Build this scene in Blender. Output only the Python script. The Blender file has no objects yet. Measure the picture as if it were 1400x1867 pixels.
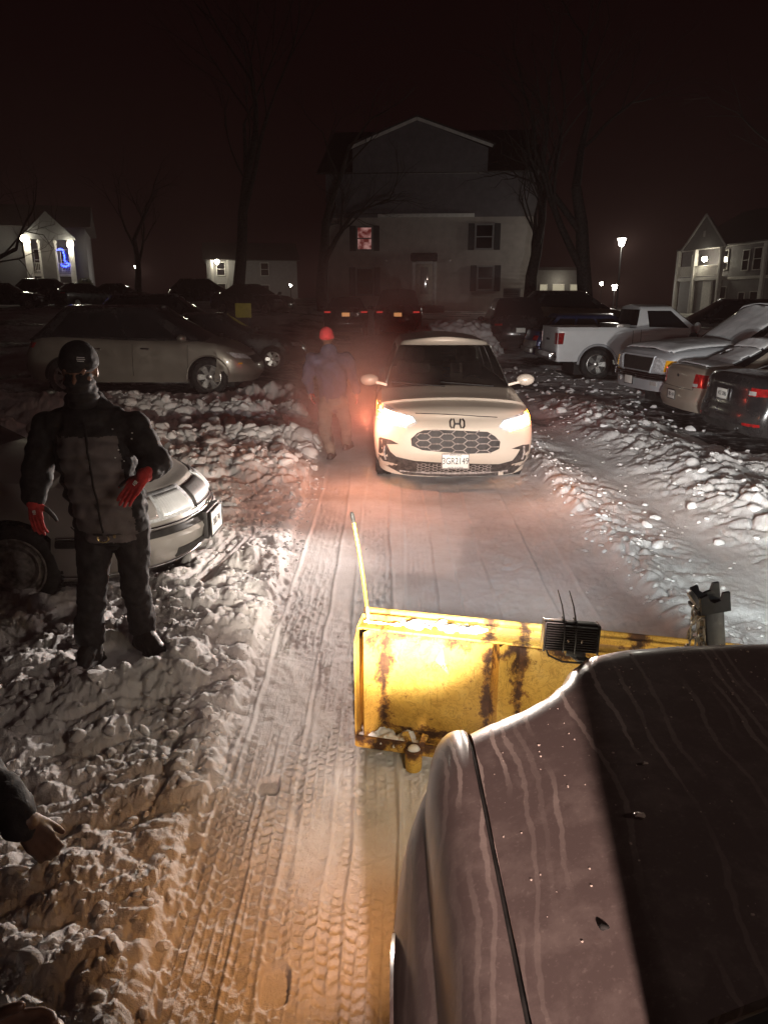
import bpy, bmesh, math, random
import numpy as np
from mathutils import Vector, Matrix, noise as mnoise
from mathutils.bvhtree import BVHTree
R = math.radians
SC = bpy.context.scene
COL = SC.collection
rng = random.Random(7)

# ---------------------------------------------------------------- camera numbers
F_PX, PITCH, CAM_H = 1350.0, R(16), 2.1
_c, _s = math.cos(PITCH), math.sin(PITCH)
def U(x, y, z=None, D=None):
    """photo measurement -> world point, at a known height z or distance D"""
    u = (x - 700) / F_PX; v = (y - 933.5) / F_PX
    dx, dy, dz = u, _c - v * _s, -(_s + v * _c)
    t = (z - CAM_H) / dz if z is not None else D / dy
    return Vector((dx * t, dy * t, CAM_H + dz * t))
def zp(pts, x0, y0, s): return [(x0 + x / s, y0 + y / s) for x, y in pts]

# ---------------------------------------------------------------- object helpers
def tag(o, label=None, cat=None, group=None, kind=None):
    if label: o['label'] = label
    if cat: o['category'] = cat
    if group: o['group'] = group
    if kind: o['kind'] = kind
    return o
def empty(name, loc=(0, 0, 0), rz=0.0):
    o = bpy.data.objects.new(name, None); COL.objects.link(o)
    o.location = loc; o.rotation_euler = (0, 0, rz); o.empty_display_size = .2
    return o
def link_mesh(name, me, parent=None):
    o = bpy.data.objects.new(name, me); COL.objects.link(o)
    if parent: o.parent = parent
    return o
def copy_tree(o, parent=None):
    c = o.copy(); COL.objects.link(c)
    if parent: c.parent = parent
    for ch in list(o.children): copy_tree(ch, c)
    return c
class MB:
    def __init__(s): s.v = []; s.f = []; s.mi = []
    def add(s, verts, faces, mi=0):
        n = len(s.v); s.v += [tuple(p) for p in verts]
        s.f += [tuple(i + n for i in f) for f in faces]; s.mi += [mi] * len(faces)
    def box(s, c, size, rot=None, mi=0, bev=0.0):
        bm = bmesh.new(); bmesh.ops.create_cube(bm, size=1)
        bmesh.ops.scale(bm, vec=size, verts=bm.verts)
        if bev: bmesh.ops.bevel(bm, geom=list(bm.edges), offset=bev, segments=2, affect='EDGES', profile=.6)
        M = rot.to_4x4() if rot is not None else Matrix()
        M = Matrix.Translation(c) @ M
        bm.transform(M); bm.verts.index_update()
        s.add([v.co for v in bm.verts], [[v.index for v in f.verts] for f in bm.faces], mi); bm.free()
    def bar(s, a, b, w, h, mi=0, up=(0, 0, 1), bev=0.0):
        a = Vector(a); b = Vector(b); d = (b - a); L = d.length; d.normalize()
        x = Vector(up).cross(d)
        if x.length < 1e-4: x = Vector((1, 0, 0)).cross(d)
        x.normalize(); y = d.cross(x)
        s.box((a + b) / 2, (w, h, L), Matrix((x, y, d)).transposed(), mi, bev)
    def tube(s, pts, r, n=8, mi=0, cap=True):
        pts = [Vector(p) for p in pts]; k = len(pts)
        rs = r if isinstance(r, (list, tuple)) else [r] * k
        ring = []; up = None; vs = []
        for i, p in enumerate(pts):
            d = (pts[min(i + 1, k - 1)] - pts[max(i - 1, 0)]).normalized()
            if up is None:
                up = d.orthogonal().normalized()
            else:
                up = (up - d * up.dot(d)); up = up.normalized() if up.length > 1e-6 else d.orthogonal().normalized()
            w = d.cross(up)
            for j in range(n):
                a = 2 * math.pi * j / n
                vs.append(p + (up * math.cos(a) + w * math.sin(a)) * rs[i])
        fs = [(i * n + j, i * n + (j + 1) % n, (i + 1) * n + (j + 1) % n, (i + 1) * n + j) for i in range(k - 1) for j in range(n)]
        if cap: fs += [tuple(range(n - 1, -1, -1)), tuple(range((k - 1) * n, k * n))]
        s.add(vs, fs, mi)
    def lathe(s, prof, M=None, n=24, mi=0, a0=0, a1=2 * math.pi):
        """prof: (radius, height) turned about local z"""
        full = abs(a1 - a0 - 2 * math.pi) < 1e-6; m = n if full else n + 1; vs = []
        for (r, h) in prof:
            for j in range(m):
                a = a0 + (a1 - a0) * j / n; p = Vector((r * math.cos(a), r * math.sin(a), h))
                vs.append(M @ p if M is not None else p)
        fs = [(i * m + j, i * m + (j + 1) % m, (i + 1) * m + (j + 1) % m, (i + 1) * m + j) for i in range(len(prof) - 1) for j in range(n)]
        s.add(vs, fs, mi)
    def prism(s, poly, h, M=None, mi=0):
        n = len(poly); vs = [Vector((x, y, 0)) for x, y in poly] + [Vector((x, y, h)) for x, y in poly]
        if M is not None: vs = [M @ v for v in vs]
        s.add(vs, [tuple(range(n - 1, -1, -1)), tuple(range(n, 2 * n))] + [(i, (i + 1) % n, n + (i + 1) % n, n + i) for i in range(n)], mi)
    def sphere(s, c, r, n=10, mi=0, M=None):
        rx, ry, rz = r if isinstance(r, (tuple, list)) else (r, r, r); vs = []
        for i in range(n + 1):
            th = math.pi * i / n
            for j in range(2 * n):
                a = math.pi * j / n; p = Vector((rx * math.sin(th) * math.cos(a), ry * math.sin(th) * math.sin(a), rz * math.cos(th)))
                if M is not None: p = M @ p
                vs.append(p + Vector(c))
        m = 2 * n
        s.add(vs, [(i * m + j, (i + 1) * m + j, (i + 1) * m + (j + 1) % m, i * m + (j + 1) % m) for i in range(n) for j in range(m)], mi)
    def mesh(s, name, mats, smooth=True, angle=35):
        me = bpy.data.meshes.new(name); me.from_pydata(s.v, [], s.f)
        mats = mats if isinstance(mats, (list, tuple)) else [mats]
        for m in mats: me.materials.append(m)
        if len(mats) > 1: me.polygons.foreach_set('material_index', s.mi)
        bm = bmesh.new(); bm.from_mesh(me); bmesh.ops.remove_doubles(bm, verts=bm.verts, dist=1e-5)
        bmesh.ops.recalc_face_normals(bm, faces=bm.faces); bm.to_mesh(me); bm.free()
        if smooth:
            me.polygons.foreach_set('use_smooth', [True] * len(me.polygons)); me.set_sharp_from_angle(angle=R(angle))
        me.update(); return me
    def build(s, name, mats, parent=None, smooth=True, angle=35):
        return link_mesh(name, s.mesh(name, mats, smooth, angle), parent)
def text_mesh(body, size, mat, name, M, parent=None, ext=.001, sx=1.0, align='CENTER', spacing=1.0):
    cu = bpy.data.curves.new(name, 'FONT'); cu.body = body; cu.size = size; cu.extrude = ext
    cu.align_x = align; cu.align_y = 'CENTER'; cu.space_character = spacing
    o = bpy.data.objects.new(name, cu); COL.objects.link(o)
    dg = bpy.context.evaluated_depsgraph_get(); dg.update()
    me = bpy.data.meshes.new_from_object(o.evaluated_get(dg)); bpy.data.objects.remove(o)
    me.transform(M @ Matrix.Diagonal((sx, 1, 1, 1))); me.materials.clear(); me.materials.append(mat)
    return link_mesh(name, me, parent)

# ---------------------------------------------------------------- materials
MAT = {}
class NT:
    def __init__(s, name):
        s.m = bpy.data.materials.new(name); s.m.use_nodes = True; s.t = s.m.node_tree
        s.b = s.t.nodes['Principled BSDF']; s.out = s.t.nodes['Material Output']; s._co = None
    def n(s, typ, ins=None, **kw):
        nd = s.t.nodes.new(typ)
        for k, v in kw.items(): setattr(nd, k, v)
        for k, v in (ins or {}).items():
            if hasattr(v, 'is_output'): s.t.links.new(v, nd.inputs[k])
            else: nd.inputs[k].default_value = v
        return nd
    def co(s):
        if s._co is None: s._co = s.n('ShaderNodeTexCoord').outputs['Object']
        return s._co
    def map(s, scale, rot=(0, 0, 0), src=None): return s.n('ShaderNodeMapping', {'Vector': src or s.co(), 'Scale': scale, 'Rotation': rot}).outputs[0]
    def noise(s, scale, detail=4, rough=.55, vec=None, dist=0.0):
        return s.n('ShaderNodeTexNoise', {'Vector': vec or s.co(), 'Scale': scale, 'Detail': detail, 'Roughness': rough, 'Distortion': dist}).outputs[0]
    def ramp(s, fac, stops, interp='LINEAR'):
        r = s.n('ShaderNodeValToRGB', {'Fac': fac}); r.color_ramp.interpolation = interp
        e = r.color_ramp.elements
        while len(e) < len(stops): e.new(.5)
        for i, (p, c) in enumerate(stops):
            e[i].position = p; e[i].color = (c, c, c, 1) if isinstance(c, (int, float)) else (*c, 1)
        return r.outputs[0]
    def math(s, op, a, b=0.0, clamp=False):
        return s.n('ShaderNodeMath', {0: a, 1: b}, operation=op, use_clamp=clamp).outputs[0]
    def mix(s, fac, a, b):
        nd = s.t.nodes.new('ShaderNodeMix'); nd.data_type = 'RGBA'
        for sock, v in ((nd.inputs[0], fac), (nd.inputs[6], a), (nd.inputs[7], b)):
            if hasattr(v, 'is_output'): s.t.links.new(v, sock)
            else: sock.default_value = v if isinstance(v, (int, float)) and sock.type == 'VALUE' else (*v, 1)[:4]
        return nd.outputs[2]
    def set(s, **kw):
        names = dict(col='Base Color', rough='Roughness', metal='Metallic', coat='Coat Weight', coatr='Coat Roughness', spec='Specular IOR Level', normal='Normal', trans='Transmission Weight', ecol='Emission Color', estr='Emission Strength', alpha='Alpha', sss='Subsurface Weight', sheen='Sheen Weight', ior='IOR')
        for k, v in kw.items():
            i = s.b.inputs[names[k]]
            if hasattr(v, 'is_output'): s.t.links.new(v, i)
            elif isinstance(v, (tuple, list)): i.default_value = (*v, 1)[:4]
            else: i.default_value = v
        return s
    def bump(s, h, strength=.3, dist=.01):
        s.set(normal=s.n('ShaderNodeBump', {'Height': h, 'Strength': strength, 'Distance': dist}).outputs[0]); return s
def simple(name, col, rough=.5, metal=0.0, coat=0.0, var=.12, scale=8, bump=0.0, bscale=60, **kw):
    """plain material with a little mottling and grain so nothing is dead flat"""
    t = NT(name); n = t.noise(scale, 5)
    lo = tuple(max(0, c * (1 - var * 2)) for c in col); hi = tuple(min(1, c * (1 + var)) for c in col)
    t.set(col=t.ramp(n, [(.25, lo), (.75, hi)]), metal=metal, coat=coat, **kw)
    t.set(rough=t.ramp(t.noise(scale * 2.3, 4), [(.3, max(.02, rough * .8)), (.7, min(1, rough * 1.2))]))
    if bump: t.bump(t.noise(bscale, 4), bump, .004)
    MAT[name] = t.m; return t.m
def car_paint(name, col, metal=.3, rough=.35, dirt=.35, dirtcol=(.30, .27, .24)):
    """paint with road salt film: heavier low on the body, patchy above"""
    t = NT(name); n = t.noise(3.2, 6, .65); z = t.n('ShaderNodeSeparateXYZ', {0: t.co()}).outputs[2]
    low = t.math('MULTIPLY', t.math('SUBTRACT', .75, z, True), 1.0)
    m = t.math('MULTIPLY', t.math('ADD', t.ramp(n, [(.42, 0), (.75, 1)]), low, True), dirt)
    spk = t.ramp(t.noise(70, 3), [(.52, 0), (.7, 1)])
    m2 = t.math('ADD', m, t.math('MULTIPLY', spk, dirt * .25), True)
    t.set(col=t.mix(m2, col, dirtcol), metal=t.math('MULTIPLY', t.math('SUBTRACT', 1, m2), metal), coat=.5, coatr=.12)
    t.set(rough=t.math('ADD', t.math('MULTIPLY', m2, .5), rough, True))
    MAT[name] = t.m; return t.m
def emit(name, col, strength):
    t = NT(name); t.set(col=(0.02, .02, .02), ecol=col, estr=strength, rough=.3); MAT[name] = t.m; return t.m
def glass(name, tint=(.75, .8, .8), alpha=.25):
    t = NT(name)
    tr = t.n('ShaderNodeBsdfTransparent', {'Color': (*tint, 1)}); gl = t.n('ShaderNodeBsdfGlossy', {'Roughness': .04, 'Color': (1, 1, 1, 1)})
    fr = t.n('ShaderNodeFresnel', {'IOR': 1.5}).outputs[0]
    mx = t.n('ShaderNodeMixShader', {0: fr, 1: tr.outputs[0], 2: gl.outputs[0]})
    df = t.n('ShaderNodeBsdfDiffuse', {'Color': (.35, .32, .3, 1)})
    film = t.ramp(t.noise(6, 6, .7), [(.35, .02), (.8, alpha)])
    mx2 = t.n('ShaderNodeMixShader', {0: film, 1: mx.outputs[0], 2: df.outputs[0]})
    t.t.links.new(mx2.outputs[0], t.out.inputs[0]); MAT[name] = t.m; return t.m

simple('rubber', (.022, .021, .02), .8, var=.5, scale=14, bump=.3)
simple('black_plastic', (.02, .019, .018), .5, var=.4, scale=20)
simple('dark_trim', (.035, .033, .032), .55, var=.4)
simple('interior', (.05, .045, .042), .8)
simple('seat_cloth', (.62, .54, .47), .9, bump=.2)
simple('alloy', (.55, .54, .52), .32, metal=.85, var=.3, scale=15)
simple('steel_rim', (.33, .30, .27), .5, metal=.5, var=.5, scale=18)
simple('chrome', (.75, .75, .76), .16, metal=1.0, var=.2)
simple('dark_glass', (.012, .012, .013), .07, var=.3, spec=.7)
simple('lamp_lens', (.62, .64, .66), .3, metal=.0, coat=1.0, var=.3, scale=25)
simple('amber_lens', (.85, .42, .02), .15, coat=1.0)
simple('red_lens', (.35, .012, .012), .15, coat=1.0, var=.35, scale=20)
simple('clear_lens', (.55, .52, .5), .12, coat=1.0, metal=.3)
simple('plate_white', (.78, .77, .72), .45, var=.08)
simple('plate_ink', (.03, .03, .035), .5)
simple('plate_yellow', (.8, .55, .04), .5); simple('plate_red', (.5, .05, .04), .5)
simple('car_snow', (.72, .73, .74), .7, var=.1, scale=9, bump=.5, bscale=40)
glass('windshield_glass', tint=(.95, .95, .95), alpha=.05)
simple('skin', (.30, .15, .09), .5, var=.18, scale=30, bump=.15, bscale=200)
simple('skin_dark', (.12, .062, .04), .5, var=.2, scale=30, bump=.1, bscale=200)
# ---------------------------------------------------------------- camera, world, haze
cam = bpy.data.cameras.new('camera'); co = bpy.data.objects.new('camera', cam); COL.objects.link(co)
co.location = (0, 0, CAM_H); co.rotation_euler = (R(90) - PITCH, 0, 0)
cam.sensor_fit = 'VERTICAL'; cam.sensor_height = 36; cam.sensor_width = 27; cam.lens = F_PX / 1867 * 36
cam.clip_start = .05; cam.clip_end = 600; SC.camera = co
W = bpy.data.worlds.new('World'); SC.world = W; W.use_nodes = True
W.node_tree.nodes['Background'].inputs[0].default_value = (.0036, .0010, .0011, 1)
W.node_tree.nodes['Background'].inputs[1].default_value = .9
vs = SC.view_settings; vs.view_transform = 'Standard'; vs.look = 'None'; vs.gamma = 1; vs.exposure = .2; vs.use_curve_mapping = False
cy = SC.cycles; cy.max_bounces = 6; cy.diffuse_bounces = 3; cy.glossy_bounces = 4; cy.transparent_max_bounces = 10; cy.volume_bounces = 0
cy.use_denoising = True; cy.caustics_reflective = False; cy.caustics_refractive = False; cy.sample_clamp_indirect = 4; cy.sample_clamp_direct = 0
cy.use_light_tree = True
hz = NT('night_haze'); hz.t.nodes.remove(hz.b)
pv = hz.n('ShaderNodeVolumePrincipled', {'Color': (.95, .64, .60, 1), 'Density': .0017, 'Anisotropy': .3})
hz.t.links.new(pv.outputs[0], hz.out.inputs['Volume'])
mb = MB(); mb.box((0, 55, 9.4), (190, 170, 23)); hzo = mb.build('haze', hz.m, smooth=False); tag(hzo, kind='stuff')

# ---------------------------------------------------------------- snow terrain
TB = np.random.RandomState(3).rand(6, 256, 256)
def _h(i, j, t): return TB[t][i & 255, j & 255]
def vnoise(x, y, t=0):
    i = np.floor(x).astype(np.int64); j = np.floor(y).astype(np.int64); fx = x - i; fy = y - j
    fx = fx * fx * (3 - 2 * fx); fy = fy * fy * (3 - 2 * fy)
    return (_h(i, j, t) * (1 - fx) + _h(i + 1, j, t) * fx) * (1 - fy) + (_h(i, j + 1, t) * (1 - fx) + _h(i + 1, j + 1, t) * fx) * fy
def fbm(x, y, o=4, t=0, g=.5):
    a, s_, n = 1., 0., 0.
    for k in range(o):
        s_ = s_ + a * (vnoise(x, y, (t + k) % 6) - .5); n += a; a *= g; x = x * 2.03 + 17.3; y = y * 2.03 + 5.1
    return s_ / n * 2
def worley(x, y, t=0):
    i = np.floor(x).astype(np.int64); j = np.floor(y).astype(np.int64)
    f1 = np.full(x.shape, 9.); f2 = np.full(x.shape, 9.); cid = np.zeros(x.shape)
    for a in (-1, 0, 1):
        for b in (-1, 0, 1):
            px = i + a + _h(i + a, j + b, t); py = j + b + _h(i + a, j + b, (t + 1) % 6)
            d = (px - x) ** 2 + (py - y) ** 2; r = _h(i + a, j + b, (t + 2) % 6)
            c = d < f1; f2 = np.where(c, f1, np.minimum(f2, d)); cid = np.where(c, r, cid); f1 = np.where(c, d, f1)
    return np.sqrt(f1), np.sqrt(f2), cid
def sst(a, b, x):
    t = np.clip((x - a) / (b - a), 0, 1); return t * t * (3 - 2 * t)
def gau(x, w): return np.exp(-(x / w) ** 2)
def base_z(x, y):
    z = sst(16, 44, y) * 1.3 * (1 - .35 * sst(9, 18, x)) + sst(40, 75, y) * .6 * (1 - sst(9, 20, x))
    return z + .24 * sst(-1.5, -4.5, x) * sst(11, 15, y) - .03 * sst(3, 6, x)
def gz(x, y): return float(base_z(np.array([float(x)]), np.array([float(y)]))[0])
BARE_SPOTS = []   # (x, y, rx, ry, rot) hollows under and beside the parked cars
def chunks(x, y, s):
    wx = x + .25 * s * fbm(x / s * 1.3, y / s * 1.3, 2, 1); wy = y + .25 * s * fbm(x / s * 1.3 + 40, y / s * 1.3, 2, 3)
    f1, f2, c = worley(wx / s, wy / s, int(s * 100) % 6)
    dome = np.clip(1 - f1 * 1.15, 0, 1) ** .8
    return (.25 + .75 * c) * dome * sst(0, .16, f2 - f1)
def billow(x, y, s, t):
    """rounded lumps with sharp creases between, several sizes deep"""
    wx = x / s + .6 * fbm(x / s * .7, y / s * .7, 2, t); wy = y / s + .6 * fbm(x / s * .7 + 31, y / s * .7, 2, t + 1)
    a = np.abs(vnoise(wx, wy, t % 6) - .5) * 2; b_ = np.abs(vnoise(wx * 2.1 + 7, wy * 2.1, (t + 1) % 6) - .5) * 2
    return .65 * np.sqrt(a + .002) + .35 * np.sqrt(b_ + .002) * (.4 + a)
def terrain(X, Y):
    xl = -.70 - .02 * Y + .05 * fbm(Y * .9, Y * 0 + 3, 3, 2); xr = 1.86 + .06 * fbm(Y * .7, Y * 0 + 9, 3, 4)
    far = sst(14, 20, Y)
    lane_far = sst(-2.6, -1.6, X) * (1 - sst(2.2, 3.2, X)) * far
    xl = xl + .035 * fbm(Y * 3.1, Y * 0 + 1, 3, 1)
    left = 1 - sst(xl - .05, xl + .015, X); right = sst(xr - .1, xr + .15, X)
    lane = sst(xl - .05, xl + .045, X) * (1 - sst(xr - .12, xr + .1, X))
    B = fbm(X * .8, Y * .8, 4, 0)
    c1 = chunks(X, Y, .34); c2 = billow(X, Y, .15, 1); c3 = billow(X + 3, Y + 7, .06, 3)
    fine = fbm(X * 24, Y * 24, 4, 2)
    sel = sst(.0, .35, fbm(X * 1.1 + 5, Y * 1.1, 3, 1))
    slab = np.clip(fbm(X * 2.6 + .8 * fbm(X * 3, Y * 3, 2, 4), Y * 5.2 - X * 1.6, 4, 2) * 1.6, -1, 1)
    rough = .095 * billow(X, Y, .40, 0) * sst(-.5, .4, fbm(X * .9 + 2, Y * .9, 2, 5)) + .065 * c1 * sel + .020 * slab + .040 * c2 * sst(-.35, .25, fbm(X * 1.7, Y * 1.7 + 8, 3, 3)) + .022 * c3 * sst(-.3, .2, fbm(X * 3, Y * 3 + 1, 3, 5)) + .012 * billow(X + 8, Y + 3, .028, 5) + .014 * fine + .05 * B
    # ---- lane, packed, with tyre tread
    zl = .008 * fbm(X * 3, Y * 3, 3, 1) + .006 * fine * sst(-.3, .5, fbm(X * 2.2, Y * 1.1, 3, 5))
    near = 1 - sst(7.5, 9.5, Y)
    side = sst(.3, .9, X)
    zl = zl + side * (.010 * fbm(X * 7, Y * 5, 4, 3) + .005 * c3 + .006 * fine)
    for (x0, sl, w, pit, amp, ya, yb, ph) in TRACKS:
        wob = .016 * np.sin(Y * .9 + ph * 9) + .012 * fbm(Y * 2.1 + ph * 7, Y * 0, 2, 1)
        u = (X - (x0 + sl * Y + wob)) / w
        msk = sst(.54, .47, np.abs(u)) * sst(ya - .25, ya + .25, Y) * (1 - sst(yb - .6, yb + .6, Y))
        ncol = 6; cu = (u + .5) * ncol; ci = np.floor(cu); cf = cu - ci
        zig = np.where(ci % 2 == 0, cf, 1 - cf) * .35
        q = Y / pit + ph + ci * .37 + zig + .34 * fbm(X * 12, Y * 12, 3, 1) + .7 * fbm(X * 1.6, Y * 1.6 + ph, 3, 2); q = q - np.floor(q)
        ridge = gau(np.minimum(q, 1 - q), .13)
        seam = gau(np.minimum(cf, 1 - cf), .10) * .8
        lip = gau(np.abs(u) - .53, .04) * .9
        ero = .22 + .85 * sst(-.38, .25, fbm(X * 5 + ph * 5, Y * 2.0, 4, 4))
        t_ = -.012 + amp * 1.05 * np.maximum(ridge * (.5 + .9 * vnoise(X * 17, Y * 17, 3)), seam * (.3 + .8 * vnoise(X * 9, Y * 6, 2))) * ero + .0040 * fine + .006 * fbm(X * 4, Y * 4, 3, 0)
        zl = zl * (1 - msk) + (zl * .4 + t_) * msk + amp * .8 * lip * sst(.62, .5, np.abs(u)) * sst(ya, ya + .3, Y) * (1 - sst(yb - .6, yb + .6, Y))
    for (fx, fy, rz, L_, w_, d_) in PRINTS:
        ca, sa = math.cos(rz), math.sin(rz); a = (X - fx) * ca + (Y - fy) * sa; b = -(X - fx) * sa + (Y - fy) * ca
        e = np.maximum(np.abs(a) / w_, 0) ** 3 + (np.abs(b) / L_) ** 4
        m = sst(1.25, .8, e); zl = zl * (1 - m) + (-d_ + .002 * fine) * m + .004 * gau(e - 1.6, .45)
    # ---- left field
    zL = .010 + .04 * sst(0, .6, xl - X) + rough * 1.15 * (.45 + .55 * sst(.0, .35, xl - X))
    zL = zL + .022 * gau(X - (xl - .10), .10) * (.3 + c2 + .6 * vnoise(X * 9, Y * 4, 2))                                       # lip of the lane
    ruts = sst(5.0, 5.15, Y) * (1 - sst(6.1, 6.35, Y)) * gau(X + 1.33 - .12 * (Y - 5.5), .13)
    rr = .5 + .5 * np.sin((X + 1.33 - .12 * (Y - 5.5)) * 2 * math.pi / .062)
    zL = zL * (1 - ruts * .95) + ruts * (.045 + .028 * rr)
    
    smooth_l = gau(X + 2.5, .7) * gau(Y - 2.9, .9)                                             # wind-smoothed patch beside the car
    zL = zL - smooth_l * rough * .6
    for (yy, xa, xb, hgt, wd) in ((13.2, -6.0, -.9, .24, .42), (10.6, -4.2, -1.0, .20, .6), (12.0, -3.4, -.7, .06, .3), (9.0, -3.0, -.9, .13, .5), (15.0, -3.0, -1.6, .34, .55)):
        ridge = gau(Y - yy - .25 * fbm(X * .9 + yy, Y * 0, 3, 2), wd) * sst(xa - .8, xa + .4, X) * (1 - sst(xb - .4, xb + .5, X))
        zL = zL + ridge * hgt * (.55 + .6 * c1 + .35 * c2 + .3 * B)
    trod = sst(1.2, .5, np.sqrt(((X + 1.55) / .30) ** 2 + ((Y - 3.93) / .22) ** 2) + .5 * fbm(X * 4, Y * 4, 3, 2)); zL = zL * (1 - trod * .8) + trod * .8 * .03
    # ---- right side: loose berm, trodden strip, ploughed windrow
    xt = 2.86 + .0022 * (Y - 9.0) ** 2 * (Y < 9) - .01 * (Y - 9) * (Y > 9)
    zR = .02 + .05 * gau(X - (xr + .22), .2) * (.6 + c2) + (rough * .55 + .012 * fbm(X * 9, Y * 6, 3, 1)) * 1.0
    tr = gau(X - xt, .27); zR = zR * (1 - tr) + (-.012 + .008 * fbm(X * 6, Y * 2, 3, 2) + .003 * fine) * tr
    wr = gau(X - (3.95 + .15 * fbm(Y * .5, Y * 0, 2, 1)), .55) * (1 - sst(14.5, 17, Y))
    zR = zR + wr * (.07 + .10 * c1 + .05 * c2)
    wr2 = gau(Y - 9.1 - .12 * (X - 4.5), .38) * sst(3.4, 4.2, X)
    zR = zR + wr2 * (.05 + .07 * c1)
    z = lane * zl + (1 - lane) * (left * zL + right * zR + (1 - left) * (1 - right) * .02)
    band = gau(X - (xl - .01), .07) * (1 - far); z = z + band * (.030 * (billow(X + 1, Y, .07, 2) - .45) + .014 * (billow(X + 5, Y + 2, .03, 4) - .4) + .008 * fine)
    zfar = .02 + .012 * fbm(X * 3, Y * 2, 4, 1) + .05 * np.clip(rough * 10, 0, 1) * (1 - lane_far)
    z = z * (1 - far * .75) + zfar * far * .75
    bare = sst(.03, -.045, z - .05 * sst(12, 30, Y)) * (1 - lane) * sst(7.5, 10, Y) * .0
    patch = sst(.02, .3, fbm(X * .55 + 3, Y * .9 + 2, 4, 3)) * sst(9, 13, Y) * (1 - lane) * sst(.13, .05, z)
    bare = np.clip(bare + patch * .9 + .25 * lane * sst(9, 14, Y), 0, 1)
    for (bx, by, rx, ry, rot) in BARE_SPOTS:
        ca, sa = math.cos(rot), math.sin(rot); a = (X - bx) * ca + (Y - by) * sa; b = -(X - bx) * sa + (Y - by) * ca
        e = (np.abs(a) / rx) ** 4 + (np.abs(b) / ry) ** 4 + .5 * fbm(X * 3, Y * 3, 3, 4)
        m = sst(1.2, .7, e); z = z * (1 - m) + (.0 + .004 * fine) * m; bare = np.maximum(bare, m)
    return z + base_z(X, Y), bare
TRACKS = [(-.47, -.012, .30, .052, .0115, .2, 9.5, .1), (-.10, .004, .27, .044, .0125, .2, 9.5, .5), (-.30, .012, .26, .047, .0115, .2, 4.4, .8),
          (.16, .02, .24, .043, .009, .2, 9, .3), (-.62, .006, .20, .05, .011, .2, 3.2, .2), (.62, .015, .25, .05, .006, 3.2, 9, .6), (1.25, .02, .25, .05, .006, 3.0, 9, .15)]
PRINTS = [(-.519, 2.87, .05, .065, .05, .026), (-.351, 1.86, .05, .080, .048, .036)]
def build_terrain():
    ny, nx = 1420, 860
    yy = .35 * (150 / .35) ** (np.arange(ny) / (ny - 1)); ss = np.linspace(-1, 1, nx)
    Yg = np.repeat(yy[:, None], nx, 1); Xg = ss[None, :] * (.64 * Yg + .55)
    z, bare = terrain(Xg.ravel(), Yg.ravel())
    v = np.empty((ny * nx, 3), np.float32); v[:, 0] = Xg.ravel(); v[:, 1] = Yg.ravel(); v[:, 2] = z
    a = (np.arange(ny - 1)[:, None] * nx + np.arange(nx - 1)[None, :]).ravel()
    f = np.stack([a, a + 1, a + nx + 1, a + nx], 1).astype(np.int32)
    me = bpy.data.meshes.new('snow_ground'); me.vertices.add(len(v)); me.vertices.foreach_set('co', v.ravel())
    me.loops.add(f.size); me.loops.foreach_set('vertex_index', f.ravel()); me.polygons.add(len(f))
    me.polygons.foreach_set('loop_start', np.arange(0, f.size, 4, dtype=np.int32)); me.polygons.foreach_set('use_smooth', np.ones(len(f), bool))
    at = me.attributes.new('bare', 'FLOAT', 'POINT'); at.data.foreach_set('value', bare.astype(np.float32))
    me.update(); return me
sn = NT('trampled_snow')
n1 = sn.noise(1.6, 6, .65); n2 = sn.noise(14, 5, .7); n3 = sn.noise(160, 3, .6)
snow_c = sn.ramp(n1, [(.3, (.60, .57, .55)), (.62, (.74, .73, .73))])
snow_c = sn.mix(sn.math('MULTIPLY', sn.ramp(n2, [(.5, 0), (.75, 1)]), .35), snow_c, (.46, .41, .37))
asph = sn.ramp(n3, [(.3, (.018, .017, .016)), (.7, (.06, .056, .052))])
bare_at = sn.n('ShaderNodeAttribute', attribute_name='bare').outputs['Fac']
bm_ = sn.math('MULTIPLY', bare_at, sn.ramp(sn.noise(5, 5, .7), [(.30, 0), (.5, 1)]))
sn.set(col=sn.mix(bm_, snow_c, asph), rough=sn.math('SUBTRACT', .72, sn.math('MULTIPLY', bm_, .35)), spec=.2)
bh = sn.math('ADD', sn.noise(90, 4, .65), sn.math('MULTIPLY', sn.noise(300, 2), .5)); sn.bump(bh, .85, .008)
MAT['snow'] = sn.m
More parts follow.
